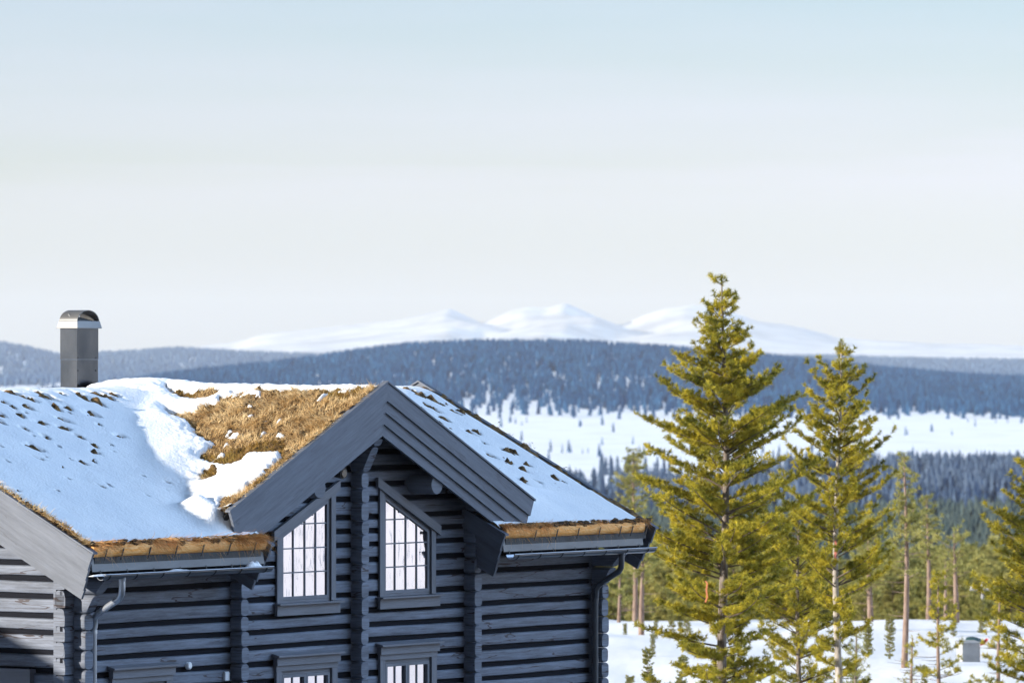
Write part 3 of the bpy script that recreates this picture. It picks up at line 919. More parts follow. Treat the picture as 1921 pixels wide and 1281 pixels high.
# ------------------------------------------------------------------ roof turf and snow (two height sheets; snow shows where it lies higher)
VV_ = -.30
def smax(a, b, k):
    d = np.clip(.5 + .5 * (a - b) / k, 0, 1)
    return b * (1 - d) + a * d + k * d * (1 - d)
def base_h(u, v):
    front = MAIN[0] + MAIN[2] * v
    backs = WR + PITCH * (v - VR)
    m = -smax(-front, -backs, .62)
    dm = -smax(-(DL[0] + PD * u), -(DR[0] - PD * u), .46)
    return m, dm
def roof_h(u, v, k=.45):
    m, dm = base_h(u, v)
    # dormer only between its eaves; out beyond them the main slope runs free
    k = k * (.15 + .85 * sstep(VR + .2, VR + 1.6, v)) * (.04 + .96 * np.where(u < UC, sstep(VV_, VV_ - 1.3, v), 1.0))
    return smax(m, dm, k)
LEFT_CL = [(20, 741, 24, 5), (75, 746, 22, 5), (105, 743, 14, 4), (148, 747, 12, 5), (172, 743, 12, 4), (205, 745, 18, 5), (248, 733, 20, 6), (6, 738, 14, 4),
           (57, 758, 9, 3), (80, 754, 6, 3), (52, 773, 7, 3), (105, 774, 8, 3), (127, 775, 6, 5), (165, 785, 6, 4), (173, 784, 7, 4), (121, 796, 8, 3), (118, 811, 5, 6),
           (37, 787, 6, 2), (71, 802, 4, 2), (79, 803, 3, 2), (46, 815, 4, 2), (84, 829, 5, 3), (149, 829, 4, 3), (225, 828, 4, 4), (65, 849, 7, 4), (178, 858, 3, 5),
           (182, 763, 9, 3), (196, 752, 10, 3), (155, 753, 8, 4), (177, 846, 3, 2), (153, 876, 4, 2), (53, 846, 3, 2), (2, 762, 4, 3), (1, 787, 5, 4), (0, 802, 4, 3),
           (20, 771, 4, 2), (208, 757, 6, 2), (75, 870, 3, 1.5), (67, 867, 3, 1.5)]
RIGHT_CL = [(795, 724, 20, 5), (790, 748, 9, 6), (815, 758, 16, 3), (812, 772, 14, 3), (768, 735, 24, 3), (845, 755, 8, 3), (860, 776, 10, 4), (880, 776, 14, 5), (834, 793, 8, 3), (858, 781, 6, 3), (880, 815, 7, 3),
            (893, 816, 8, 3), (908, 837, 7, 2), (948, 850, 6, 4), (963, 854, 9, 3), (986, 842, 8, 4), (958, 820, 9, 4), (920, 861, 10, 4), (990, 880, 5, 3), (985, 890, 6, 3),
            (1043, 881, 8, 6), (1041, 903, 5, 3), (1086, 906, 6, 2), (905, 790, 6, 3), (935, 805, 5, 2), (1000, 846, 5, 2), (950, 873, 3, 2), (1060, 881, 3, 2), (978, 908, 6, 2)]
CLUMPS = []
for (x, y, a, b_) in LEFT_CL + [(x_, y_, a_ * .65, c_ * .65) for x_, y_, a_, c_ in RIGHT_CL]:
    uu, vv = on_plane(x, y, *MAIN)
    if vv < VR + .05: vv = VR + .1
    CLUMPS.append((uu, vv, .024 + b_ / 100, .03 + a / 105))
for k in range(110):                                  # small specks of turf and litter, thinning out downhill
    uu = rnd.uniform(-UG + .2, UA + .2) if k % 2 else rnd.uniform(UC + 1.5, L_ + UG - .3)
    vv = VR + .2 + rnd.random() ** 1.7 * 3.4
    if uu > UC and (UC + (vv - VR) * 1.0 > uu - .4): continue
    e_ = rnd.uniform(.012, .026)
    CLUMPS.append((uu, vv, e_, e_ * rnd.uniform(1.0, 2.6)))
GP = [[(372, 775), (400, 760), (440, 744), (520, 738), (600, 731), (690, 733), (712, 733), (640, 800), (560, 872), (530, 850), (490, 855), (470, 848), (440, 868), (400, 872), (385, 862), (398, 835), (365, 815), (348, 792)],
      [(313, 729), (332, 740), (375, 737), (400, 735), (398, 746), (345, 752), (320, 745)],
      [(308, 783), (360, 775), (385, 790), (350, 796), (315, 788)],
      [(585, 838), (530, 898), (470, 938), (425, 952), (424, 938), (455, 926), (500, 893), (540, 850)],
      [(382, 893), (398, 884), (412, 884), (402, 897), (386, 903)], [(428, 862), (448, 852), (470, 852), (455, 868), (432, 872)],
      [(440, 738), (470, 733), (540, 727), (640, 726), (700, 726), (700, 736), (560, 740), (470, 742)]]
GI = [(470, 744, 30, 5), (440, 815, 18, 7), (466, 767, 9, 5), (462, 785, 10, 5), (528, 817, 10, 4), (405, 757, 14, 6), (500, 793, 12, 4), (425, 836, 9, 3), (514, 765, 5, 3), (650, 731, 30, 3)]
GPUV = [np.array([on_plane(x, y, *DL) for x, y in p]) for p in GP]
GIUV = []
for (x, y, a, b_) in GI:
    c0 = on_plane(x, y, *DL)
    GIUV.append((c0, on_plane(x + a, y, *DL) - c0, on_plane(x, y + b_, *DL) - c0))

def poly_sd(poly, u, v):
    """signed distance, negative inside"""
    d = np.full(u.shape, 1e9); ins = np.zeros(u.shape, bool)
    n = len(poly)
    for i in range(n):
        a, b = poly[i], poly[(i + 1) % n]
        e = b - a; t = np.clip(((u - a[0]) * e[0] + (v - a[1]) * e[1]) / (e @ e), 0, 1)
        d = np.minimum(d, np.hypot(u - a[0] - t * e[0], v - a[1] - t * e[1]))
        cond = ((a[1] > v) != (b[1] > v)) & (u < (b[0] - a[0]) * (v - a[1]) / (b[1] - a[1] + 1e-12) + a[0])
        ins ^= cond
    return np.where(ins, -d, d)

def grass_mask(u, v, whole=False):
    """>0 where turf is bare"""
    un = u + .10 * fbm(u * 2.2, v * 2.2, 51, 4) + .05 * fbm(u * 10, v * 10, 52, 3); vn = v + .14 * fbm(u * 2.2, v * 2.2, 77, 4) + .07 * fbm(u * 10, v * 10, 78, 3)
    d = np.full(u.shape, 1e9)
    for p in GPUV: d = np.minimum(d, poly_sd(p, un, vn))
    g = -d
    if whole: return g
    for c0, ea, eb in GIUV:
        Mi = np.linalg.inv(np.array([ea, eb]).T)
        a = Mi[0, 0] * (un - c0[0]) + Mi[0, 1] * (vn - c0[1]); b = Mi[1, 0] * (un - c0[0]) + Mi[1, 1] * (vn - c0[1])
        g = np.minimum(g, (np.hypot(a, b) - 1) * .12)
    g = np.minimum(g, (.36 - fbm(u * 1.9 + v * .8, v * 3.4, 123, 4)) * .5)
    return g
def clump_h(u, v):
    h = np.zeros(u.shape)
    un = u + .075 * fbm(u * 8, v * 8, 5, 4); vn = v + .085 * fbm(u * 8, v * 8, 15, 4)
    for (cu_, cv_, a, b_) in CLUMPS:
        sel = (np.abs(u - cu_) < a * 3 + b_ + .1) & (np.abs(v - cv_) < b_ * 3 + .1)
        if not sel.any(): continue
        x = un[sel] - cu_; y = vn[sel] - cv_
        q = ((x - .25 * y) / a) ** 2 + (y / b_) ** 2
        h[sel] = np.maximum(h[sel], np.exp(-q * 1.1))
    return h

def turf_h(u, v, k=.40):
    h = roof_h(u, v, k)
    t = .5 + .5 * fbm(u * 5.5, v * 5.5, 61, 4)
    return h - .05 + .13 * t + .04 * fbm(u * 15, v * 15, 71, 3) + .08 * clump_h(u, v) * (.5 + .9 * t)
def snow_h(u, v, gm, k=.50):
    h = roof_h(u, v, k)
    dz = .020 * fbm(u * 1.3, v * 1.3, 81, 3) + .0035 * fbm(u * 14, v * 14, 91, 3)
    m, dm = base_h(u, v)
    val = np.exp(-((m - dm) / .34) ** 2) * np.where(u < UC, sstep(VV_, VV_ - 1.3, v), 1)                        # drift in the valleys
    sun_cup = sstep(-.15, .25, dm - m) * (u < UC) * .020 * fbm(u * 13, v * 13, 23, 3)   # sun-cupped snow on the lit side
    th = .092 - .09 * sstep(L_ + UG - .35, L_ + UG - .04, u) - .06 * sstep(-UG + .25, -UG + .04, u) + .07 * val * (u < UC) + .02 * sstep(VR + 1.2, VR, v) - .02 * (u > UC)
    th = th * (1 - .5 * sstep(.0, .10, grass_mask(u, v, True)))
    th = th * (1 - .3 * sstep(-.28, -.04, gm) * (u < UC)) - .105 * clump_h(u, v)
    th = np.where(gm > -.09, th - (gm + .09) * 1.0, th)
    # lip of a slid snow slab on the right-hand slope
    return h + dz + sun_cup + th

def sheet(u0, u1, v0, v1, step, keep, hf):
    nu = int((u1 - u0) / step) + 1; nv = int((v1 - v0) / step) + 1
    U, V = np.meshgrid(np.linspace(u0, u1, nu), np.linspace(v0, v1, nv))
    Hh = hf(U, V)
    vt = np.stack([U, -V, Hh + H], -1).reshape(-1, 3)
    i = np.arange((nv - 1) * (nu - 1)); a = i // (nu - 1) * nu + i % (nu - 1)
    f = np.stack([a, a + nu, a + nu + 1, a + 1], 1)
    kk = keep(U, V).ravel()
    f = f[kk[f].all(1)]
    used = np.unique(f); mp_ = np.full(len(vt), -1); mp_[used] = np.arange(len(used))
    return vt[used], mp_[f]
UE0, UE1 = UC - DB + .02, UC + DB - .02
VV = -.30
def keep_top(U, V):
    ok = (V <= VV) | ((U >= UE0) & (U <= UE1) & (V <= VD - .055))
    return ok
def mainonly(U, V):
    m, dm = base_h(U, V); return m
def cat(parts):
    vs, fs, b = [], [], 0
    for v, f in parts: vs.append(v); fs.append(f + b); b += len(v)
    return np.vstack(vs), np.vstack(fs)
ST = .024
def turf_eave(U, V):
    return mainonly(U, V) - .0 + .05 + .04 * fbm(U * 5.5, V * 5.5, 61, 4) + .02 * fbm(U * 17, V * 17, 71, 3) + .07 * clump_h(U, V)
tv, tf = cat([sheet(-UG + .03, L_ + UG - .03, VR - 1.0, VD - .055, ST, keep_top, turf_h),
              sheet(-UG + .03, UA - .03, VV, .74, ST, lambda U, V: U < 1e9, turf_eave),
              sheet(UB + .03, L_ + UG - .03, VV, .74, ST, lambda U, V: U < 1e9, turf_eave)])
tu = link_mesh('turf', np_mesh('turf', tv, tf, True), M_TURF, cabin)
def snow_top(U, V): return snow_h(U, V, grass_mask(U, V))
def snow_eave(U, V):
    e = .092 + .02 * fbm(U * 1.3, V * 1.3, 81, 3) + .0035 * fbm(U * 14, V * 14, 91, 3)
    e = e - .10 * clump_h(U, V)
    e = e + np.where(U < UC, .30 * np.exp(-((U - UE0 - .05) / .30) ** 2) * (1 - sstep(.30, .66, V)) * sstep(VV - .1, VV + .3, V), 0)
    edge = .70 + .05 * fbm(U * 3.1, V * 0, 44, 3)
    e = e - .5 * np.clip(V - edge + .10, 0, 1) ** 1.5 * 2
    # slab of snow left by the eave on the right-hand side: flatter, with a sharp lip
    lip = -.95 + .16 * (U - UB) + .05 * fbm(U * 1.2, V * 0, 12, 2)
    fade = 1 - sstep(UB + 1.6, L_ - .6, U)
    e = e + np.where(U > UC, fade * .15 * sstep(lip - .02, lip + .025, V) * sstep(.80, -.3, V), 0) * np.clip((.8 - V) / 1.2, 0, 1)
    e = e - .09 * sstep(L_ + UG - .35, L_ + UG - .04, U) - .06 * sstep(-UG + .25, -UG + .04, U)
    return mainonly(U, V) + e
sv, sf = cat([sheet(-UG + .04, L_ + UG - .04, VR - 1.05, VD - .075, ST, keep_top, snow_top),
              sheet(-UG + .04, UA - .05, VV - ST, .69, ST, lambda U, V: U < 1e9, snow_eave),
              sheet(UB + .05, L_ + UG - .04, VV - ST, .69, ST, lambda U, V: U < 1e9, snow_eave)])
sn = link_mesh('roof_snow', np_mesh('roof_snow', sv, sf, True), M_SNOW)
sn.location = cabin.location; sn.rotation_euler = cabin.rotation_euler
tag(sn, 'wind packed snow lying on the turf roof of the log cabin', 'snow', kind='stuff')

# peat lip and hanging straw along the eaves
def blades(pts, dirs, ln, wd, r_, curl=.5, seg=3):
    """curved grass blades: numpy strips of quads"""
    n = len(pts)
    d = dirs / (np.linalg.norm(dirs, axis=1, keepdims=True) + 1e-9)
    side = np.cross(d, r_.normal(size=(n, 3))); side /= np.linalg.norm(side, axis=1, keepdims=True) + 1e-9
    bend = r_.normal(size=(n, 3)) * curl; bend[:, 2] -= curl * .8
    vs = []
    for k in range(seg + 1):
        t = k / seg
        p = pts + d * (ln * t)[:, None] + bend * (ln * t * t * .6)[:, None]
        w = (wd * (1 - .85 * t) / 2)[:, None]
        vs += [p - side * w, p + side * w]
    v = np.stack(vs, 1).reshape(-1, 3)
    b = np.arange(n)[:, None] * (2 * (seg + 1))
    f = np.concatenate([b + np.array([2 * k, 2 * k + 1, 2 * k + 3, 2 * k + 2])[None] for k in range(seg)], 0)
    return v, f
def turf_grass():
    r_ = np.random.default_rng(5)
    n = 90000
    u = r_.uniform(UC - 4.4, UC + .1, n); v = r_.uniform(VR - .2, VD - .06, n)
    g = grass_mask(u, v)
    m, dm = base_h(u, v)
    tuft = .5 + .5 * fbm(u * 4.2, v * 4.2, 61, 3)
    ok = (g > -.02) & (dm > m - .25) & ((v <= VV) | (u > UE0)) & (r_.random(n) < .25 + tuft)
    u, v, tuft = u[ok], v[ok], tuft[ok]
    h = turf_h(u, v)
    p = np.stack([u, -v, h + H - .01], 1)
    a = fbm(u * 1.4, v * 1.4, 19, 3) * 6 + r_.normal(size=len(u)) * .7
    dr = np.stack([np.cos(a) * .8 - .45, np.sin(a) * .5 - .0, .45 + .5 * r_.random(len(u))], 1)
    ln = (.04 + .085 * r_.random(len(u))) * (.5 + tuft)
    mossy = fbm(u * .9 + 4, v * .9, 33, 3) > .16
    for sel, nm, mt in ((~mossy, 'straw_grass', M_GRASS), (mossy, 'moss_grass', M_GRASS2)):
        if not sel.any(): continue
        bv, bf = blades(p[sel], dr[sel], ln[sel], np.full(sel.sum(), .011), r_, .55)
        o = link_mesh(nm, np_mesh(nm, bv, bf), mt, tu); o['kind'] = 'stuff'
    # straw on clumps, on verge edges and hanging over the eaves
    pts, dirs, lens = [], [], []
    for (cu_, cv_, a_, b_) in CLUMPS:
        k = int(6 + 2600 * a_ * b_)
        uu = cu_ + r_.normal(size=k) * a_ * .45; vv = cv_ + r_.normal(size=k) * b_ * .4
        hh = np.where(vv < VV, turf_h(uu, vv), turf_eave(uu, vv))
        pts.append(np.stack([uu, -vv, hh + H - .01], 1)); dirs.append(np.stack([r_.normal(size=k) * .7, r_.normal(size=k) * .7 - .5, np.full(k, .15)], 1)); lens.append(.015 + .03 * r_.random(k))
    bv, bf = blades(np.vstack(pts), np.vstack(dirs), np.concatenate(lens), np.full(sum(map(len, lens)), .011), r_, .5)
    o = link_mesh('clump_grass', np_mesh('clump_grass', bv, bf), M_PEAT, tu); o['kind'] = 'stuff'
    pts, dirs, lens = [], [], []
    for (a_, b_, dens) in ((-UG + .1, UA - .08, 1.0), (UB + .08, L_ + UG - .1, .45)):
        k = int((b_ - a_) * 1500 * dens)
        uu = r_.uniform(a_, b_, k)
        if dens > .9: pr_ = (.30 + .9 * (fbm(uu * 1.6, uu * 0, 3, 3) > -.05)) * (.35 + .65 * sstep(a_, b_, uu))
        else: pr_ = np.where(uu < a_ + 1.3, 1.3, .25)
        uu = uu[r_.random(k) < pr_]; k = len(uu)
        pts.append(np.stack([uu, np.full(k, -.70) + r_.uniform(-.05, .10, k), np.full(k, H - 2.89) + r_.uniform(-.02, .05, k)], 1))
        dirs.append(np.stack([r_.normal(size=k) * .25, np.full(k, -.8), -.25 + .3 * r_.normal(size=k)], 1)); lens.append(.10 + .16 * r_.random(k) ** 2)
    bv, bf = blades(np.vstack(pts), np.vstack(dirs), np.concatenate(lens), np.full(sum(map(len, lens)), .009), r_, .6, 4)
    o = link_mesh('eave_straw', np_mesh('eave_straw', bv, bf), mat('eave_straw_fringe', (0.55, 0.26, 0.08), .8, spec=.15, noise=3, col2=(0.85, 0.50, 0.22), transl=.3), tu); o['kind'] = 'stuff'
    # dry straw along the verge of the dormer and the left gable
    pts, dirs, lens = [], [], []
    k = 3200
    t = r_.random(k)
    uu = UE0 + t * (UC - UE0); vv = VD - .07 - .10 * r_.random(k); hh = turf_h(uu, vv)
    keepk = fbm(uu * 3, uu * 0, 8, 3) > -.25
    pts.append(np.stack([uu, -vv, hh + H], 1)[keepk]); dirs.append(np.stack([r_.normal(size=k) * .6 - .3, r_.normal(size=k) * .5 - .2, np.full(k, .5)], 1)[keepk]); lens.append((.04 + .07 * r_.random(k))[keepk])
    vv = r_.uniform(VR, .74, k); uu = -UG + .04 + .12 * r_.random(k); hh = np.where(vv < VV, turf_h(uu, vv), turf_eave(uu, vv)) + .03
    pts.append(np.stack([uu, -vv, hh + H], 1)); dirs.append(np.stack([r_.normal(size=k) * .5 - .4, r_.normal(size=k) * .5, np.full(k, .4)], 1)); lens.append(.04 + .08 * r_.random(k))
    bv, bf = blades(np.vstack(pts), np.vstack(dirs), np.concatenate(lens), np.full(sum(map(len, lens)), .011), r_, .5)
    o = link_mesh('verge_straw', np_mesh('verge_straw', bv, bf), M_GRASS, tu); o['kind'] = 'stuff'
turf_grass()
# lumpy peat edge under the snow at the eaves and along the verges
def peat_edge(path, rad, seed, place_n=40):
    r_ = random.Random(seed); vs, fs = [], []; b = 0
    ico = [(math.cos(a) * math.cos(e), math.sin(a) * math.cos(e), math.sin(e)) for e in (-.9, -.1, .6) for a in np.arange(6) * math.pi / 3 + e] + [(0, 0, 1), (0, 0, -1)]
    ff = []
    for l in range(2):
        for k in range(6): ff.append((l * 6 + k, l * 6 + (k + 1) % 6, (l + 1) * 6 + (k + 1) % 6)); ff.append((l * 6 + k, (l + 1) * 6 + (k + 1) % 6, (l + 1) * 6 + k))
    for k in range(6): ff.append((12 + k, 12 + (k + 1) % 6, 18)); ff.append(((k + 1) % 6, k, 19))
    for p in path:
        s = rad * r_.uniform(.5, 1.5)
        for q in ico: vs.append((p[0] + q[0] * s * 1.5 * r_.uniform(.7, 1.3), p[1] + q[1] * s * r_.uniform(.7, 1.2), p[2] + q[2] * s * r_.uniform(.6, 1.2)))
        fs += [(a + b, c_ + b, d + b) for a, c_, d in ff]; b += 20
    return np.array(vs), np.array(fs)
pth = []
q = random.Random(2)
for a_, b_ in ((-UG + .08, UA - .08), (UB + .08, L_ + UG - .08)):
    u = a_
    while u < b_:
        pth.append(P(u, .70 + q.uniform(-.05, .05), -2.905 + q.uniform(-.02, .035))); u += q.uniform(.03, .09)
pv, pf_ = peat_edge(pth, .046, 3)
v = VR
p2 = []
while v < .72:
    p2.append(P(-UG + .07 + q.uniform(-.02, .03), v, MAIN[0] + MAIN[2] * v + .035 + q.uniform(-.02, .03))); v += q.uniform(.03, .08)
u = UE0
while u < UC - .2:
    p2.append(P(u, VD - .10 + q.uniform(-.03, .0), WA - PD * (UC - u) + .02 + q.uniform(-.02, .02))); u += q.uniform(.04, .12)
v = VV
while v < VD - .1:
    p2.append(P(UE0 + .02, v, WD + .0 + q.uniform(-.04, .05))); v += q.uniform(.03, .07)
pv2, pf2 = peat_edge(p2, .030, 4)
av, af = cat([(pv, pf_), (pv2, pf2)])
o = link_mesh('peat_edge', np_mesh('peat_edge', av, af), M_PEAT, tu)

# snow left in the gutter
def snow_lump(u0, u1, hgt, label, seed):
    r_ = random.Random(seed); mb = MB(); n = 10
    rings = []
    for i in range(n + 1):
        t = i / n; e = math.sin(math.pi * min(max(t, .02), .98)) ** .5
        u = u0 + (u1 - u0) * t
        h = hgt * e * r_.uniform(.75, 1.1)
        rings.append([P(u, .845 + .075 * math.cos(a) * (0.5 + .5 * e), -3.345 + h * math.sin(a) - .01) for a in np.linspace(0, math.pi, 9)])
    mb.rings(rings, closed=True, cap=True)
    o = mb.build('snow_lump', M_SNOW)
    o.location = cabin.location; o.rotation_euler = cabin.rotation_euler
    tag(o, label, 'snow lump', 'snow lumps in the gutters')
snow_lump(uw(170, 1070, .845)[0], uw(207, 1070, .845)[0], .03, 'thin strip of snow in the left gutter beside the downspout', 1)
snow_lump(uw(302, 1060, .845)[0], uw(362, 1060, .845)[0], .05, 'snow lump hanging over the middle of the left gutter', 2)
snow_lump(uw(462, 1050, .845)[0], uw(490, 1050, .845)[0], .12, 'pointed snow lump at the dormer end of the left gutter', 3)

# ------------------------------------------------------------------ trees
M_LIMB = mat('limb_bark', (0.075, 0.055, 0.045), 0.9, spec=.1, noise=5, col2=(0.15, 0.12, 0.10))
M_BARK = mat('pine_bark', (0.10, 0.078, 0.065), 0.9, spec=.1, noise=5, scale=(3, 3, .8), col2=(0.24, 0.205, 0.18), bump=(12, .8, .03))
M_BARK2 = mat('orange_pine_bark', (0.17, 0.115, 0.09), 0.9, spec=.1, noise=4, scale=(3, 3, .8), col2=(0.28, 0.21, 0.175), bump=(10, .6, .02))
M_NEEDLE = mat('pine_needles', (0.15, 0.155, 0.018), 0.6, spec=.3, noise=2.6, col2=(0.56, 0.46, 0.045), thr=(.38, .62), transl=.4)
M_NEEDLE2 = mat('green_needles', (0.22, 0.235, 0.075), 0.6, spec=.25, noise=1.5, col2=(0.42, 0.38, 0.12), transl=.4)
M_FAR = mat('far_conifers', (0.006, 0.042, 0.120), 0.9, spec=.05, noise=.045, col2=(0.035, 0.125, 0.25), thr=(.42, .72))  # blue of the distance haze is put into the needle colour
M_PALE = mat('haze_tinted_conifers', (0.07, 0.125, 0.22), 0.9, spec=.05, noise=.03, col2=(0.10, 0.16, 0.26))  # paler blue of far haze painted into the trees

def tubes_np(paths, radii, n):
    vs, fs, b = [], [], 0
    an = np.arange(n) * 2 * math.pi / n
    for pth_, rd in zip(paths, radii):
        p = np.asarray(pth_, float); k = len(p)
        t = np.gradient(p, axis=0); t /= np.linalg.norm(t, axis=1, keepdims=True) + 1e-9
        ref = np.array([0, 0, 1.]) if abs(t[0][2]) < .8 else np.array([1., 0, 0])
        x = np.cross(ref, t); x /= np.linalg.norm(x, axis=1, keepdims=True) + 1e-9
        y = np.cross(t, x)
        ring = p[:, None] + np.asarray(rd)[:, None, None] * (np.cos(an)[None, :, None] * x[:, None] + np.sin(an)[None, :, None] * y[:, None])
        vs.append(ring.reshape(-1, 3))
        i = np.arange((k - 1) * n); a = i // n * n + i % n; a2 = i // n * n + (i % n + 1) % n
        fs.append(np.stack([a, a2, a2 + n, a + n], 1) + b); b += k * n
    return np.vstack(vs), np.vstack(fs)

def pine(seed, ht, prof, zlow, whorl=.34, per=5, tw_gap=.13, tw_len=.34, nl=.085, nw=.011, per_twig=26, rtrunk=.10, up=.55, sweep=.35, bare=.25, lean=0.0, fox=False):
    """young Scots pine.  prof: [(height above base, half width)], zlow: lowest green whorl.
    returns meshes (trunk, limbs, needles)"""
    r_ = np.random.default_rng(seed)
    zz = np.linspace(0, ht, 16)
    sway = np.stack([.05 * np.sin(zz * .7 + seed) + lean * zz / ht, .05 * np.cos(zz * .6 + seed * 2), zz], 1)
    trunk_r = rtrunk * (1 - zz / ht) ** .8 + .012
    tx = lambda z: np.array([np.interp(z, zz, sway[:, 0]), np.interp(z, zz, sway[:, 1]), z])
    ph, pw = zip(*prof)
    limbs, lrad, S0, DD, LL = [], [], [], [], []
    z = zlow
    while z < ht - .12:
        w = np.interp(z, ph, pw)
        nb = max(3, int(round(per + r_.normal() * .8)))
        a0 = r_.uniform(0, 6.28)
        for b in range(nb):
            a = a0 + b * 6.283 / nb + r_.normal() * .22
            L = w * r_.uniform(.50, 1.0)
            if r_.random() < .07: L *= .5
            if L < .08: L = .08
            zb = z + r_.uniform(-.20, .20)
            if r_.random() < .08: continue
            top = zb / ht
            e = up * (.35 + .9 * top) + r_.normal() * .10
            cv = sweep * (.5 + .5 * r_.random())
            n = 7
            t = np.linspace(0, 1, n)
            side = r_.normal() * .14
            hx = np.cos(a) * t - np.sin(a) * side * t * t; hy = np.sin(a) * t + np.cos(a) * side * t * t
            pz = L * (e * t * (1 - .45 * t) + cv * t * t * t - .10 * t * t * (1 - top))
            base = tx(min(zb, ht - .05))
            p = np.stack([base[0] + L * hx, base[1] + L * hy, base[2] + pz], 1)
            limbs.append(p); lrad.append(np.linspace(.006 + .011 * L, .004, n))
            # needles along the outer part of the limb itself
            for tt0, tt1 in ((.42, .62), (.62, .82), (.82, 1.0)):
                qa = np.array([np.interp(tt0, t, p[:, j]) for j in range(3)]); qb = np.array([np.interp(tt1, t, p[:, j]) for j in range(3)])
                dv = qb - qa; lv_ = np.linalg.norm(dv)
                if lv_ > .02 and fox and r_.random() < .62: S0.append(qa - dv * .35); DD.append(dv / lv_); LL.append(min(lv_ * 1.4, .6))
            # side shoots
            m = max(1, int(L * (1 - bare) / tw_gap))
            for k in range(m + 1):
                tt = bare + (1 - bare) * (k + r_.uniform(-.3, .3)) / max(m, 1)
                tt = min(max(tt, .1), 1.0)
                q = np.array([np.interp(tt, t, p[:, j]) for j in range(3)])
                i0 = min(int(tt * (n - 1)), n - 2)
                d = p[i0 + 1] - p[i0]; d /= np.linalg.norm(d) + 1e-9
                for sgn in ((-1, 1) if tt < .97 else (0,)):
                    sd = np.array([-d[1], d[0], 0]) * sgn
                    v = d * .75 + sd * r_.uniform(.4, 1.0) + np.array([0, 0, r_.uniform(.10, .60)])
                    v /= np.linalg.norm(v)
                    ll = tw_len * r_.uniform(.45, 1.15) * (1.0 - .35 * tt) * min(1, .45 + L)
                    S0.append(q); DD.append(v); LL.append(ll)
                    if ll > .18:                       # secondary shoots
                        for s2 in (-1, 1):
                            if r_.random() < .75:
                                v2 = v + np.array([-v[1], v[0], .25]) * s2 * .8 + r_.normal(size=3) * .2
                                v2 /= np.linalg.norm(v2)
                                S0.append(q + v * ll * r_.uniform(.35, .7)); DD.append(v2); LL.append(ll * r_.uniform(.4, .7))
        z += whorl * r_.uniform(.75, 1.25) * (1.15 - .5 * z / ht)
    # leader
    S0.append(tx(ht - .35)); DD.append(np.array([0, 0, 1.])); LL.append(.40)
    S0 = np.array(S0); DD = np.array(DD); LL = np.array(LL)
    # dead twigs low on the trunk
    for k in range(10):
        zb = r_.uniform(.15 * ht, max(zlow, .2 * ht) + .6); a = r_.uniform(0, 6.28); L = r_.uniform(.3, .8)
        t = np.linspace(0, 1, 5); b0 = tx(zb)
        limbs.append(np.stack([b0[0] + L * np.cos(a) * t, b0[1] + L * np.sin(a) * t, b0[2] + L * (-.1 * t + .15 * t * t)], 1)); lrad.append(np.linspace(.012, .003, 5))
    # shoots as thin wood
    ends = S0 + DD * LL[:, None]
    tv_, tf_ = tubes_np([sway], [trunk_r], 12)
    lv, lf = tubes_np(limbs, lrad, 5)
    # needles
    cnt = np.maximum(6, (per_twig * LL / .25)).astype(int)
    idx = np.repeat(np.arange(len(LL)), cnt)
    n = len(idx)
    t = r_.uniform(.0, 1.0, n) ** .75 * .72 + .28
    pos = S0[idx] + DD[idx] * (LL[idx] * t)[:, None]
    d = DD[idx]
    rad = np.cross(d, r_.normal(size=(n, 3))); rad /= np.linalg.norm(rad, axis=1, keepdims=True) + 1e-9
    nd = d * r_.uniform(.35, .9, n)[:, None] + rad; nd /= np.linalg.norm(nd, axis=1, keepdims=True)
    sd = np.cross(nd, r_.normal(size=(n, 3))); sd /= np.linalg.norm(sd, axis=1, keepdims=True) + 1e-9
    ln = (nl * r_.uniform(.7, 1.25, n))[:, None]
    nv = np.stack([pos - sd * nw / 2, pos + sd * nw / 2, pos + nd * ln], 1).reshape(-1, 3)
    nf = np.arange(n * 3).reshape(-1, 3)
    # thin wood of the shoots: two-sided slivers
    sv_ = np.cross(DD, np.array([0, 0, 1.])) ; sv_ /= np.linalg.norm(sv_, axis=1, keepdims=True) + 1e-9
    w2 = .006
    bv = np.stack([S0 - sv_ * w2, S0 + sv_ * w2, ends], 1).reshape(-1, 3)
    bf = np.arange(len(bv)).reshape(-1, 3)
    return (np_mesh('trunk', tv_, tf_, True), np_mesh('limbs', lv, lf, True), np_mesh('crown', nv, nf))

def plant_tree(name, meshes, mats, px, d, label, cat_='tree', group=None, rz=0.0, sc=1.0, sink=.1):
    X = (px - CX) / F * d
    z = float(ground(X, d)) + H - sink
    t = empty(name, (X, d, z), rz)
    t.scale = (sc, sc, sc)
    for me, mt, nm in zip(meshes, mats, ('trunk', 'limbs', 'crown')):
        if not me.materials: me.materials.append(mt)
        o = bpy.data.objects.new(nm, me); COL.objects.link(o); o.parent = t
    tag(t, label, cat_, group)
    return t

def top_h(px, ytop, d):
    """height of a tree whose top is seen at row ytop, standing at distance d"""
    X = (px - CX) / F * d
    return -(ytop - HY) / F * d - float(ground(X, d)) + .1
def pr_px(ht, ytop, d, rows):
    """photo profile rows [(y, half width px)] -> [(height, half width m)]"""
    return sorted((ht - (y - ytop) * d / F, w * d / F) for y, w in rows)

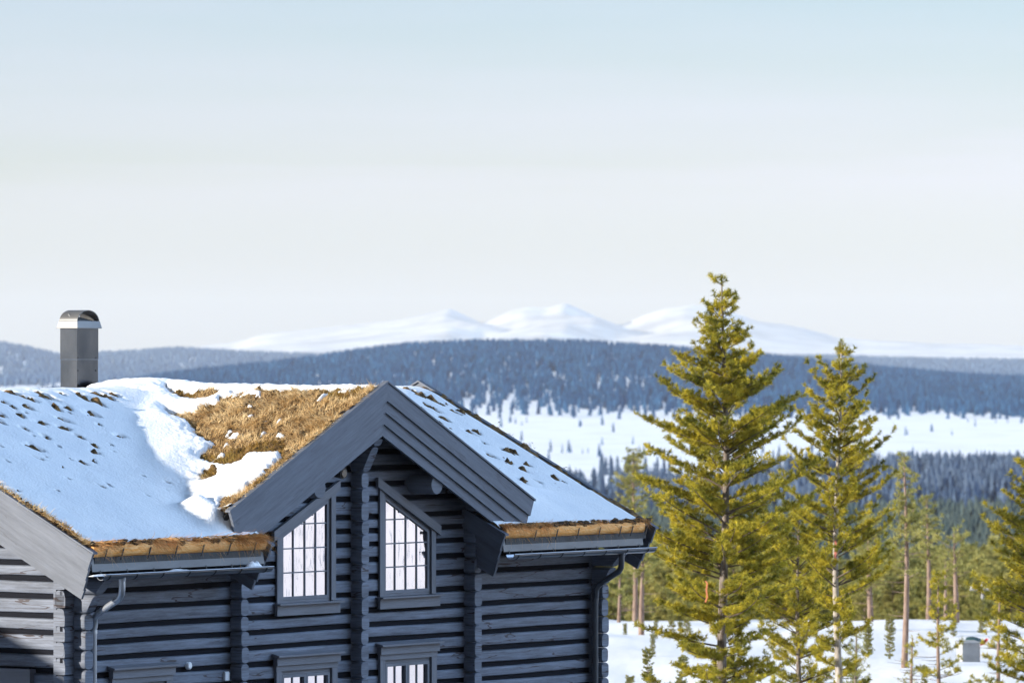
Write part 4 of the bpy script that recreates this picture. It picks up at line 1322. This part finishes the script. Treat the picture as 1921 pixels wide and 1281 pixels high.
M_GREYBARK = mat('pale_grey_bark', (0.22, 0.19, 0.165), 0.9, spec=.1, noise=5, scale=(3, 3, .8), col2=(0.46, 0.42, 0.38), bump=(12, .7, .02))
M_EDGE = mat('wood_edge_needles', (0.24, 0.235, 0.07), 0.6, spec=.2, noise=1.2, col2=(0.46, 0.41, 0.14), transl=.4)
MATS = (M_BARK, M_LIMB, M_NEEDLE)
GR = 'pines beside the cabin'
dA = 122; hA = top_h(1358, 520, dA)
pineA = pine(3, hA, pr_px(hA, 520, dA, [(520, 4), (560, 24), (620, 44), (680, 82), (730, 112), (800, 150), (850, 172), (950, 185), (1080, 185), (1180, 160), (1280, 160), (1400, 120)]), 1.0, whorl=.31, per=6, rtrunk=.115, up=.48, sweep=.30, bare=.18, tw_len=.40, tw_gap=.095, per_twig=52, nl=.085, nw=.0135)
plant_tree('pine_tree', pineA, MATS, 1358, dA, 'tallest pine, dense yellow green crown, just right of the cabin', 'tree', GR)
dB = 128; hB = top_h(1573, 640, dB)
pineB = pine(8, hB, pr_px(hB, 640, dB, [(640, 3), (665, 12), (700, 40), (740, 72), (800, 92), (870, 105), (960, 112), (1080, 130), (1180, 90), (1280, 60), (1400, 50)]), 1.5, whorl=.40, per=6, rtrunk=.085, fox=True, up=.58, sweep=.45, tw_len=.32, tw_gap=.12, bare=.22, per_twig=62, nl=.09, nw=.014)
plant_tree('pine_tree', pineB, (M_GREYBARK, M_LIMB, M_NEEDLE), 1573, dB, 'second pine with open upswept branches and pale bare trunk', 'tree', GR, rz=.6)
dC = 133; hC = top_h(1500, 955, dC)
pineC = pine(15, hC, pr_px(hC, 955, dC, [(955, 8), (1000, 55), (1060, 92), (1130, 110), (1280, 115), (1400, 105)]), .5, whorl=.30, per=6, rtrunk=.06, tw_len=.34, tw_gap=.11, per_twig=46, nl=.095, nw=.014, up=.65)
plant_tree('pine_tree', pineC, MATS, 1500, dC, 'bushy low pine filling the gap between the two tallest pines', 'tree', GR)
dD = 126; hD = top_h(1952, 850, dD)
pineD = pine(21, hD, pr_px(hD, 850, dD, [(850, 8), (920, 52), (1000, 88), (1100, 118), (1200, 130), (1400, 130)]), .6, whorl=.30, per=6, rtrunk=.09, tw_len=.34, tw_gap=.11, per_twig=46, nl=.095, nw=.014, up=.65)
plant_tree('pine_tree', pineD, MATS, 1952, dD, 'dense yellow green pine cut by the right edge of the photo', 'tree', GR)
# mid-distance pines: tall thin trunks with the crown high up
coarse = dict(nl=.13, nw=.022, per_twig=24, tw_gap=.15)
def tall(seed, px, ytop, d, ylow, rows, label, rt=.10, mats=(M_BARK2, M_BARK2, M_NEEDLE2), **k):
    h = top_h(px, ytop, d)
    zl = h - (ylow - ytop) * d / F
    kk = dict(coarse); kk.update(k)
    return plant_tree('pine_tree', pine(seed, h, pr_px(h, ytop, d, rows), zl, rtrunk=rt, **kk), mats, px, d, label, 'tree', 'thin pines in the clearing')
tall(31, 1698, 852, 160, 1075, [(852, 5), (900, 22), (960, 30), (1040, 38), (1080, 36)], 'slim tall pine with pinkish trunk right of the two tallest pines', rt=.085)
tall(32, 1740, 935, 205, 1060, [(935, 6), (970, 25), (1030, 34), (1070, 26)], 'thin pine with a short crown behind the slim pink trunked pine', rt=.09)
tall(33, 1791, 998, 192, 1075, [(998, 12), (1015, 30), (1045, 42), (1075, 30)], 'pine with flat dark crown and bare trunk above the grey cabinet', rt=.10, whorl=.5)
tall(34, 1632, 965, 196, 1110, [(965, 8), (1010, 30), (1070, 42), (1110, 36)], 'pine trunk with dull crown behind the second tallest pine', rt=.10)
tall(35, 1776, 1040, 215, 1085, [(1040, 8), (1060, 22), (1085, 22)], 'very thin bare pine beside the flat crowned pine', rt=.07)
tall(36, 1206, 1010, 182, 1085, [(1010, 8), (1040, 30), (1085, 34)], 'thin pine with dark trunk between the cabin and the tallest pine', rt=.09)
tall(37, 1190, 845, 230, 1010, [(845, 8), (880, 28), (930, 36), (1010, 44)], 'dull olive pine rising behind the right end of the roof', rt=.12)
tall(38, 1160, 1060, 200, 1130, [(1060, 8), (1090, 26), (1130, 30)], 'thin pine nearest the right corner of the cabin', rt=.06)
yg = dict(mats=(M_BARK2, M_BARK, M_NEEDLE))
tall(41, 1763, 1080, 146, 1300, [(1080, 4), (1130, 22), (1200, 42), (1280, 55), (1330, 55)], 'small sparse young pine in front of the grey cabinet', rt=.045, whorl=.42, per=5, nl=.10, nw=.017, per_twig=36, **yg)
tall(42, 1876, 1105, 150, 1300, [(1105, 4), (1160, 24), (1230, 42), (1330, 50)], 'small sparse young pine beside the right edge pine', rt=.045, whorl=.42, nl=.10, nw=.017, per_twig=36, **yg)
tall(43, 1712, 1195, 150, 1330, [(1195, 4), (1230, 18), (1300, 34), (1340, 38)], 'knee high pine sapling at the foot of the slim tall pine', rt=.03, whorl=.35, nl=.09, nw=.014, **yg)
tall(44, 1603, 1190, 140, 1350, [(1190, 4), (1230, 22), (1300, 38), (1360, 42)], 'dark green sapling at the foot of the second tallest pine', rt=.035, whorl=.3, nl=.09, nw=.014, mats=(M_BARK, M_BARK, M_NEEDLE2))

# wood edge behind the clearing: single trees, a few crowns shared
rw = random.Random(12)
protos = []
for k in range(6):
    h = 6.5 + k * .5
    pf_ = [(h, .1), (h * .9, .45), (h * .75, .85), (h * .5, 1.25), (h * .3, 1.35), (h * .1, 1.0)]
    protos.append((h, pine(60 + k, h, pf_, h * (.05 + .06 * (k % 3)), whorl=.5, per=5, tw_gap=.20, tw_len=.50, nl=.20, nw=.045, per_twig=26, rtrunk=.08, up=.5)))
KINDS = [(M_BARK2, M_BARK, M_NEEDLE2), (M_BARK2, M_BARK, M_EDGE)]
copies = {}
n_e = 0
xs = []
for row, (d0, d1, n, yt0, yt1) in enumerate(((246, 285, 40, 1085, 1140), (285, 345, 46, 1060, 1112), (345, 420, 44, 1035, 1090))):
    for i in range(n):
        px = 1120 + (1950 - 1120) * (i + rw.random()) / n
        d = rw.uniform(d0, d1)
        ht = top_h(px, rw.uniform(yt0, yt1), d)
        k = rw.randrange(6); h, ms = protos[k]
        kind = 0 if rw.random() < .55 else 1
        if (k, kind) not in copies:
            copies[(k, kind)] = tuple(m_.copy() for m_ in ms)
        sc = min(max(ht / h, .5), 2.2)
        plant_tree('forest_edge_pine', copies[(k, kind)], KINDS[kind], px, d,
                   'yellow green pine in the sunlit wood edge behind the snowy clearing', 'tree', 'pines of the wood edge behind the clearing', rz=rw.uniform(0, 6.28), sc=sc)
        n_e += 1

# saplings standing in the snow of the clearing
for i in range(18):
    px = rw.choice([rw.uniform(1150, 1300), rw.uniform(1590, 1900)]); d = rw.uniform(140, 190)
    k = rw.randrange(6); h, ms = protos[k]
    if (k, 0) not in copies: copies[(k, 0)] = tuple(m_.copy() for m_ in ms)
    plant_tree('sapling', copies[(k, 0)], KINDS[0], px, d, 'small pine sapling poking out of the snow of the clearing', 'sapling', 'saplings in the clearing', rz=rw.uniform(0, 6), sc=rw.uniform(.07, .17))
# far woods: thousands of small conifers, one object for each wood
def conifer(sides, tiers, seed):
    r_ = np.random.default_rng(seed); vs, fs = [], []; b = 0
    for i in range(tiers):
        z0 = .06 + .86 * i / tiers; z1 = min(1, z0 + 1.5 / tiers); w = .17 * (1 - i / tiers) ** .8 + .02
        a = np.arange(sides) * 2 * math.pi / sides + r_.uniform(0, 6)
        rr2 = w * r_.uniform(.65, 1.25, sides)
        vs.append(np.stack([rr2 * np.cos(a), rr2 * np.sin(a), z0 + r_.uniform(-.03, .03, sides)], 1)); vs.append(np.array([[0, 0, z1]]))
        for k in range(sides): fs.append((b + k, b + (k + 1) % sides, b + sides))
        b += sides + 1
    a = np.arange(3) * 2.1
    vs.append(np.stack([.012 * np.cos(a), .012 * np.sin(a), 0 * a], 1)); vs.append(np.array([[0, 0, .3]]))
    for k in range(3): fs.append((b + k, b + (k + 1) % 3, b + 3))
    return np.vstack(vs), np.array(fs)
CON = [conifer(6, 4, 1), conifer(5, 5, 2), conifer(6, 3, 3), conifer(5, 4, 4)]
def wood_mass(name, X, Y, hts, label, mt, fat=1.0):
    r_ = np.random.default_rng(len(X))
    Z = ground(X, Y) + H - .3
    parts = []
    ks = r_.integers(0, len(CON), len(X))
    for k, (cv, cf) in enumerate(CON):
        s = ks == k
        n = s.sum()
        if n == 0: continue
        a = r_.uniform(0, 6.28, n); c_, s_ = np.cos(a), np.sin(a)
        h = hts[s]; w = h * fat * r_.uniform(.75, 1.3, n)
        x = (cv[None, :, 0] * c_[:, None] - cv[None, :, 1] * s_[:, None]) * w[:, None] + X[s][:, None]
        y = (cv[None, :, 0] * s_[:, None] + cv[None, :, 1] * c_[:, None]) * w[:, None] + Y[s][:, None]
        z = cv[None, :, 2] * h[:, None] + Z[s][:, None]
        v = np.stack([x, y, z], -1).reshape(-1, 3)
        f = (cf[None] + (np.arange(n) * len(cv))[:, None, None]).reshape(-1, 3)
        parts.append((v, f))
    v, f = cat(parts)
    o = link_mesh(name, np_mesh(name, v, f), mt)
    tag(o, label, 'forest', kind='stuff')
    return o
def scatter(n, px0, px1, r0, r1, dens, seed, hmin, hmax):
    r_ = np.random.default_rng(seed)
    px = r_.uniform(px0, px1, n); r = np.sqrt(r_.uniform(r0 ** 2, r1 ** 2, n))
    az = np.arctan((px - CX) / F); X = r * np.sin(az); Y = r * np.cos(az)
    p = dens(px, r, X, Y)
    ok = r_.random(n) < p
    return X[ok], Y[ok], r_.uniform(hmin, hmax, ok.sum())
def yrow(X, Y):
    return HY - F * ground(X, Y) / Y
# forested hill
X, Y, h = scatter(42000, -700, 2700, 4650, 7000, lambda px, r, X, Y: np.clip((.25 + 1.1 * sstep(4700, 5150, r + 250 * fbm(X / 160, Y / 300, 2))) * (.55 + .7 * (fbm(X / 110, Y / 260, 8) + .25)) , .02, 1), 1, 9, 13)
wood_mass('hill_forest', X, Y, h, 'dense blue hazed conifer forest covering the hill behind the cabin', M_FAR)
# open bog with scattered trees
X, Y, h = scatter(1500, -600, 2600, 2900, 4680, lambda px, r, X, Y: np.clip((fbm(X / 130, Y / 260, 14) - .12) * 2.2, 0.04, 1), 2, 3.5, 9)
wood_mass('bog_trees', X, Y, h, 'scattered small trees on the open white snowfield', M_FAR, .8)
# wood belts on the near side of the snowfield
X, Y, h = scatter(11000, 900, 2500, 1850, 2620, lambda px, r, X, Y: np.clip((fbm(X / 90, Y / 260, 24) - .06 + .42 * sstep(1600, 1780, px)) * 2.6, 0.0, 1), 3, 7, 13)
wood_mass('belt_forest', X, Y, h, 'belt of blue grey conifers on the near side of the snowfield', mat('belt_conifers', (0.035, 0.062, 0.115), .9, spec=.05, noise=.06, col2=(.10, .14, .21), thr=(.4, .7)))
X, Y, h = scatter(12000, 950, 2400, 700, 1800, lambda px, r, X, Y: np.clip(.30 + 1.2 * fbm(X / 60, Y / 160, 34) + .45 * sstep(1600, 1750, px), 0.03, 1), 4, 5, 9)
wood_mass('slope_forest', X, Y, h, 'dark green conifer forest on the slope below the clearing', mat('mid_conifers', (0.030, 0.052, 0.060), .9, spec=.05, noise=.08, col2=(.085, .11, .10)))
# far low hills
X, Y, h = scatter(52000, -900, 2700, 7600, 13200, lambda px, r, X, Y: np.clip(.85 + .9 * fbm(X / 300, Y / 700, 44), 0.0, 1), 5, 9, 15)
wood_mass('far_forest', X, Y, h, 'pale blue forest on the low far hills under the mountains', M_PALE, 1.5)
# woods on the slope to the right of the picture, seen only in the windows
r_ = np.random.default_rng(9)
az = np.radians(r_.uniform(12, 80, 2600)); r = r_.uniform(240, 900, 2600)
X = r * np.sin(az); Y = r * np.cos(az)
ok = (fbm(X / 70, Y / 70, 54) > .20) & (r > 360)
q1 = r_.normal(size=(380, 2)) * [3.0, 4.0] + [40.5, 105.0]
q1 = q1[fbm(q1[:, 0] / 1.6, q1[:, 1] / 1.6, 99) > .0]
wood_mass('side_forest', np.concatenate([X[ok], q1[:, 0]]), np.concatenate([Y[ok], q1[:, 1]]), np.concatenate([r_.uniform(6, 12, ok.sum()), r_.uniform(.35, .75, len(q1))]), 'trees on the snowy slope mirrored in the window panes', M_FAR)

az = np.radians(np.random.default_rng(6).uniform(128, 232, 5200)); r = np.sqrt(np.random.default_rng(7).uniform(45 ** 2, 420 ** 2, 5200))  # unseen trees added behind the camera to darken that side
wood_mass('rear_blocker_wood', r * np.sin(az), r * np.cos(az), np.random.default_rng(8).uniform(9, 15, 5200), 'unseen conifer wood added behind the camera to block sky light', M_FAR, 1.2)

# ------------------------------------------------------------------ small things in the clearing
M_PAINT = mat('grey_cabinet_paint', (0.28, 0.29, 0.30), .5, noise=3, col2=(.38, .38, .38))
def at(px, d, z=None):
    X = (px - CX) / F * d
    return (X, d, float(ground(X, d)) + H if z is None else z)
dk = 166; x, y, z = at(1816, dk); ztop = H - (1206 - HY) / F * dk; zbot = min(z - .05, H - (1262 - HY) / F * dk)
kx = empty('utility_cabinet', (x, y, zbot), R(24))
mb = MB(); mb.box((-.28, -.18, 0), (.28, .18, ztop - zbot)); mb.build('housing', M_PAINT, kx)
mb = MB(); mb.prism([(-.32, -.22, ztop - zbot), (.32, -.22, ztop - zbot), (.32, .22, ztop - zbot + .05), (-.32, .22, ztop - zbot + .05)], (0, 0, .03)); mb.build('lid', M_PAINT, kx)
mb = MB(); mb.box((.282, -.17, .05), (.30, .17, ztop - zbot - .05)); mb.build('side_door', mat('rust_brown', (.10, .05, .04), .7), kx)
tag(kx, 'weathered grey metal cabinet with rusty side standing in the snow', 'cabinet')
dp_ = 212; x, y, z = at(1843, dp_)
pt = H - (1090 - HY) / F * dp_
pz = empty('power_pole', (x, y, z - .2), R(8))
M_POLE = mat('pale_pole', (.26, .26, .27), .8, noise=6, col2=(.32, .32, .32))
mb = MB(); mb.tube([(0, 0, 0), (0, 0, pt - z + .2)], [.065, .05], 12); mb.build('pole', M_POLE, pz)
mb = MB(); mb.box((-.48, -.03, pt - z - .14), (.48, .03, pt - z - .08)); mb.build('crossarm', M_POLE, pz)
for k in (-.42, 0.2, .42):
    mb = MB(); mb.tube([(k, 0, pt - z - .08), (k, 0, pt - z - .04), (k, 0, pt - z + .02)], [.02, .03, .015], 10); mb.build('insulator', M_WHITE, pz)
tag(pz, 'pale power pole with crossarm at the wood edge', 'power pole')
# ribbons marking two of the pines
M_RIB = mat('orange_ribbon', (.62, .22, .10), .6)
M_RIB2 = mat('pink_ribbon', (.72, .22, .22), .5)
def ribbon(px, py, d, pts, label, mt, wd=.035):
    x = (px - CX) / F * d; z = H - (py - HY) / F * d
    mb = MB()
    for (a, b) in zip(pts[:-1], pts[1:]):
        mb.prism([(a[0] - wd / 2, a[1], a[2]), (a[0] + wd / 2, a[1], a[2]), (b[0] + wd / 2, b[1], b[2]), (b[0] - wd / 2, b[1], b[2])], (0, .006, 0))
    o = mb.build('ribbon', mt); o.location = (x, d, z)
    tag(o, label, 'ribbon', 'ribbons on the pines')
ribbon(1325, 1092, dA - 1.75, [(-.02, 0, .03), (.02, -.02, -.02), (0, .0, -.16), (.02, .02, -.30), (-.02, 0, -.42)], 'orange and white ribbon hanging from a branch of the tallest pine', M_RIB)
ribbon(1567, 1032, dB - .12, [(.0, 0, .22), (.02, 0, .05), (-.01, -.02, -.12), (.01, 0, -.25)], 'red ribbon tied round the trunk of the second tallest pine', M_RIB2, .05)
# sled and bundle in the snow behind the cabinet
x, y, z = at(1847, 172); z = H - (1209 - HY) / F * 172
mb = MB()
rings = []
for i in range(9):
    t = i / 8; w = .13 * math.sin(math.pi * (.15 + .7 * t)); hgt = .05 + .16 * t * t
    rings.append([(-.35 + .7 * t, w * c_, hgt + .05 * abs(c_) ** 3) for c_ in (-1, -.8, -.3, .3, .8, 1)] + [(-.35 + .7 * t, w * c_ * .94, hgt + .012 + .05 * abs(c_) ** 3) for c_ in (1, .8, .3, -.3, -.8, -1)])
mb.rings(rings, closed=True, cap=True)
o = mb.build('sled', mat('red_plastic', (.55, .07, .06), .4)); o.location = (x, y, z); o.rotation_euler = (0, R(-12), R(55)); o.scale = (.6, .6, .6)
tag(o, 'small red sled lying in the snow behind the grey cabinet', 'sled')
x, y, z = at(1827, 172); z = H - (1204 - HY) / F * 172
mb = MB(); rings = []
for i in range(8):
    t = i / 7; e = math.sin(math.pi * (.08 + .84 * t)) ** .6
    rings.append([(-.26 + .52 * t, .16 * e * math.cos(a), .17 * e * max(0, math.sin(a)) + .02 * math.sin(a * 5 + i)) for a in np.arange(12) * math.pi / 6])
mb.rings(rings, closed=True, cap=True)
o = mb.build('tarpaulin_bundle', mat('teal_tarpaulin', (.03, .07, .08), .5)); o.location = (x, y, z); o.rotation_euler = (0, R(12), R(10))
tag(o, 'dark teal covered bundle in the snow behind the grey cabinet', 'bundle')

# ------------------------------------------------------------------ neighbouring cabin, left of the picture: its roof casts the slanting shade on the gable wall
def neighbour():
    dn = 16.0
    sg = -(SUN[0] * DF[0] + SUN[1] * DF[1]); sf_ = SUN[0] * NF[0] + SUN[1] * NF[1]; sz = SUN[2]
    v0, w0 = vw(122, 1265, -.02)
    v1 = v0 + sf_ / sg * dn; w1 = w0 + sz / sg * dn          # a point of the rake that throws the shadow edge
    n_ = empty('neighbour_cabin', (cabin.location[0], cabin.location[1], 0), R(TH))
    u1 = -dn; u0 = -dn - 9
    ve = v1 + 4.0; we = w1 - PITCH * 4.0; vr_ = ve - 5.4; wr_ = we + PITCH * 5.4
    mb = MB()
    mb.prism([P(u0, ve, we), P(u1, ve, we), P(u1, vr_, wr_), P(u0, vr_, wr_)], (0, 0, -.3))
    mb.prism([P(u0, vr_, wr_), P(u1, vr_, wr_), P(u1, 2 * vr_ - ve, we), P(u0, 2 * vr_ - ve, we)], (0, 0, -.3))
    mb.build('roof', M_SNOW, n_)
    mb = MB(); a, b = ve - .7, 2 * vr_ - ve + .7
    mb.prism([P(u1 - .5, a, -9.3), P(u1 - .5, b, -9.3), P(u1 - .5, b, we + .05), P(u1 - .5, vr_, wr_ - .32), P(u1 - .5, a, we + .05)], (-8, 0, 0))
    mb.build('wall', M_LOG, n_)
    tag(n_, 'neighbouring log cabin left of the picture shading the gable wall', 'cabin')
neighbour()

# ------------------------------------------------------------------ air
v = np.array([(x, y, z) for x in (-48000, 48000) for y in (-48000, 48000) for z in (H - 95, H + 420)], float)
f = np.array([(0, 1, 3, 2), (4, 6, 7, 5), (0, 4, 5, 1), (2, 3, 7, 6), (0, 2, 6, 4), (1, 5, 7, 3)])
hz = bpy.data.materials.new('haze'); hz.use_nodes = True
t = hz.node_tree
for n in list(t.nodes): t.nodes.remove(n)
oo = t.nodes.new('ShaderNodeOutputMaterial'); pvn = t.nodes.new('ShaderNodeVolumePrincipled')
pvn.inputs['Color'].default_value = (0.86, 0.865, 0.87, 1)
pvn.inputs['Density'].default_value = 2.5e-5
pvn.inputs['Anisotropy'].default_value = 0.0
t.links.new(pvn.outputs[0], oo.inputs['Volume'])
ho = link_mesh('haze', np_mesh('haze', v, f), hz)
tag(ho, 'pale blue winter haze', 'haze', kind='stuff')
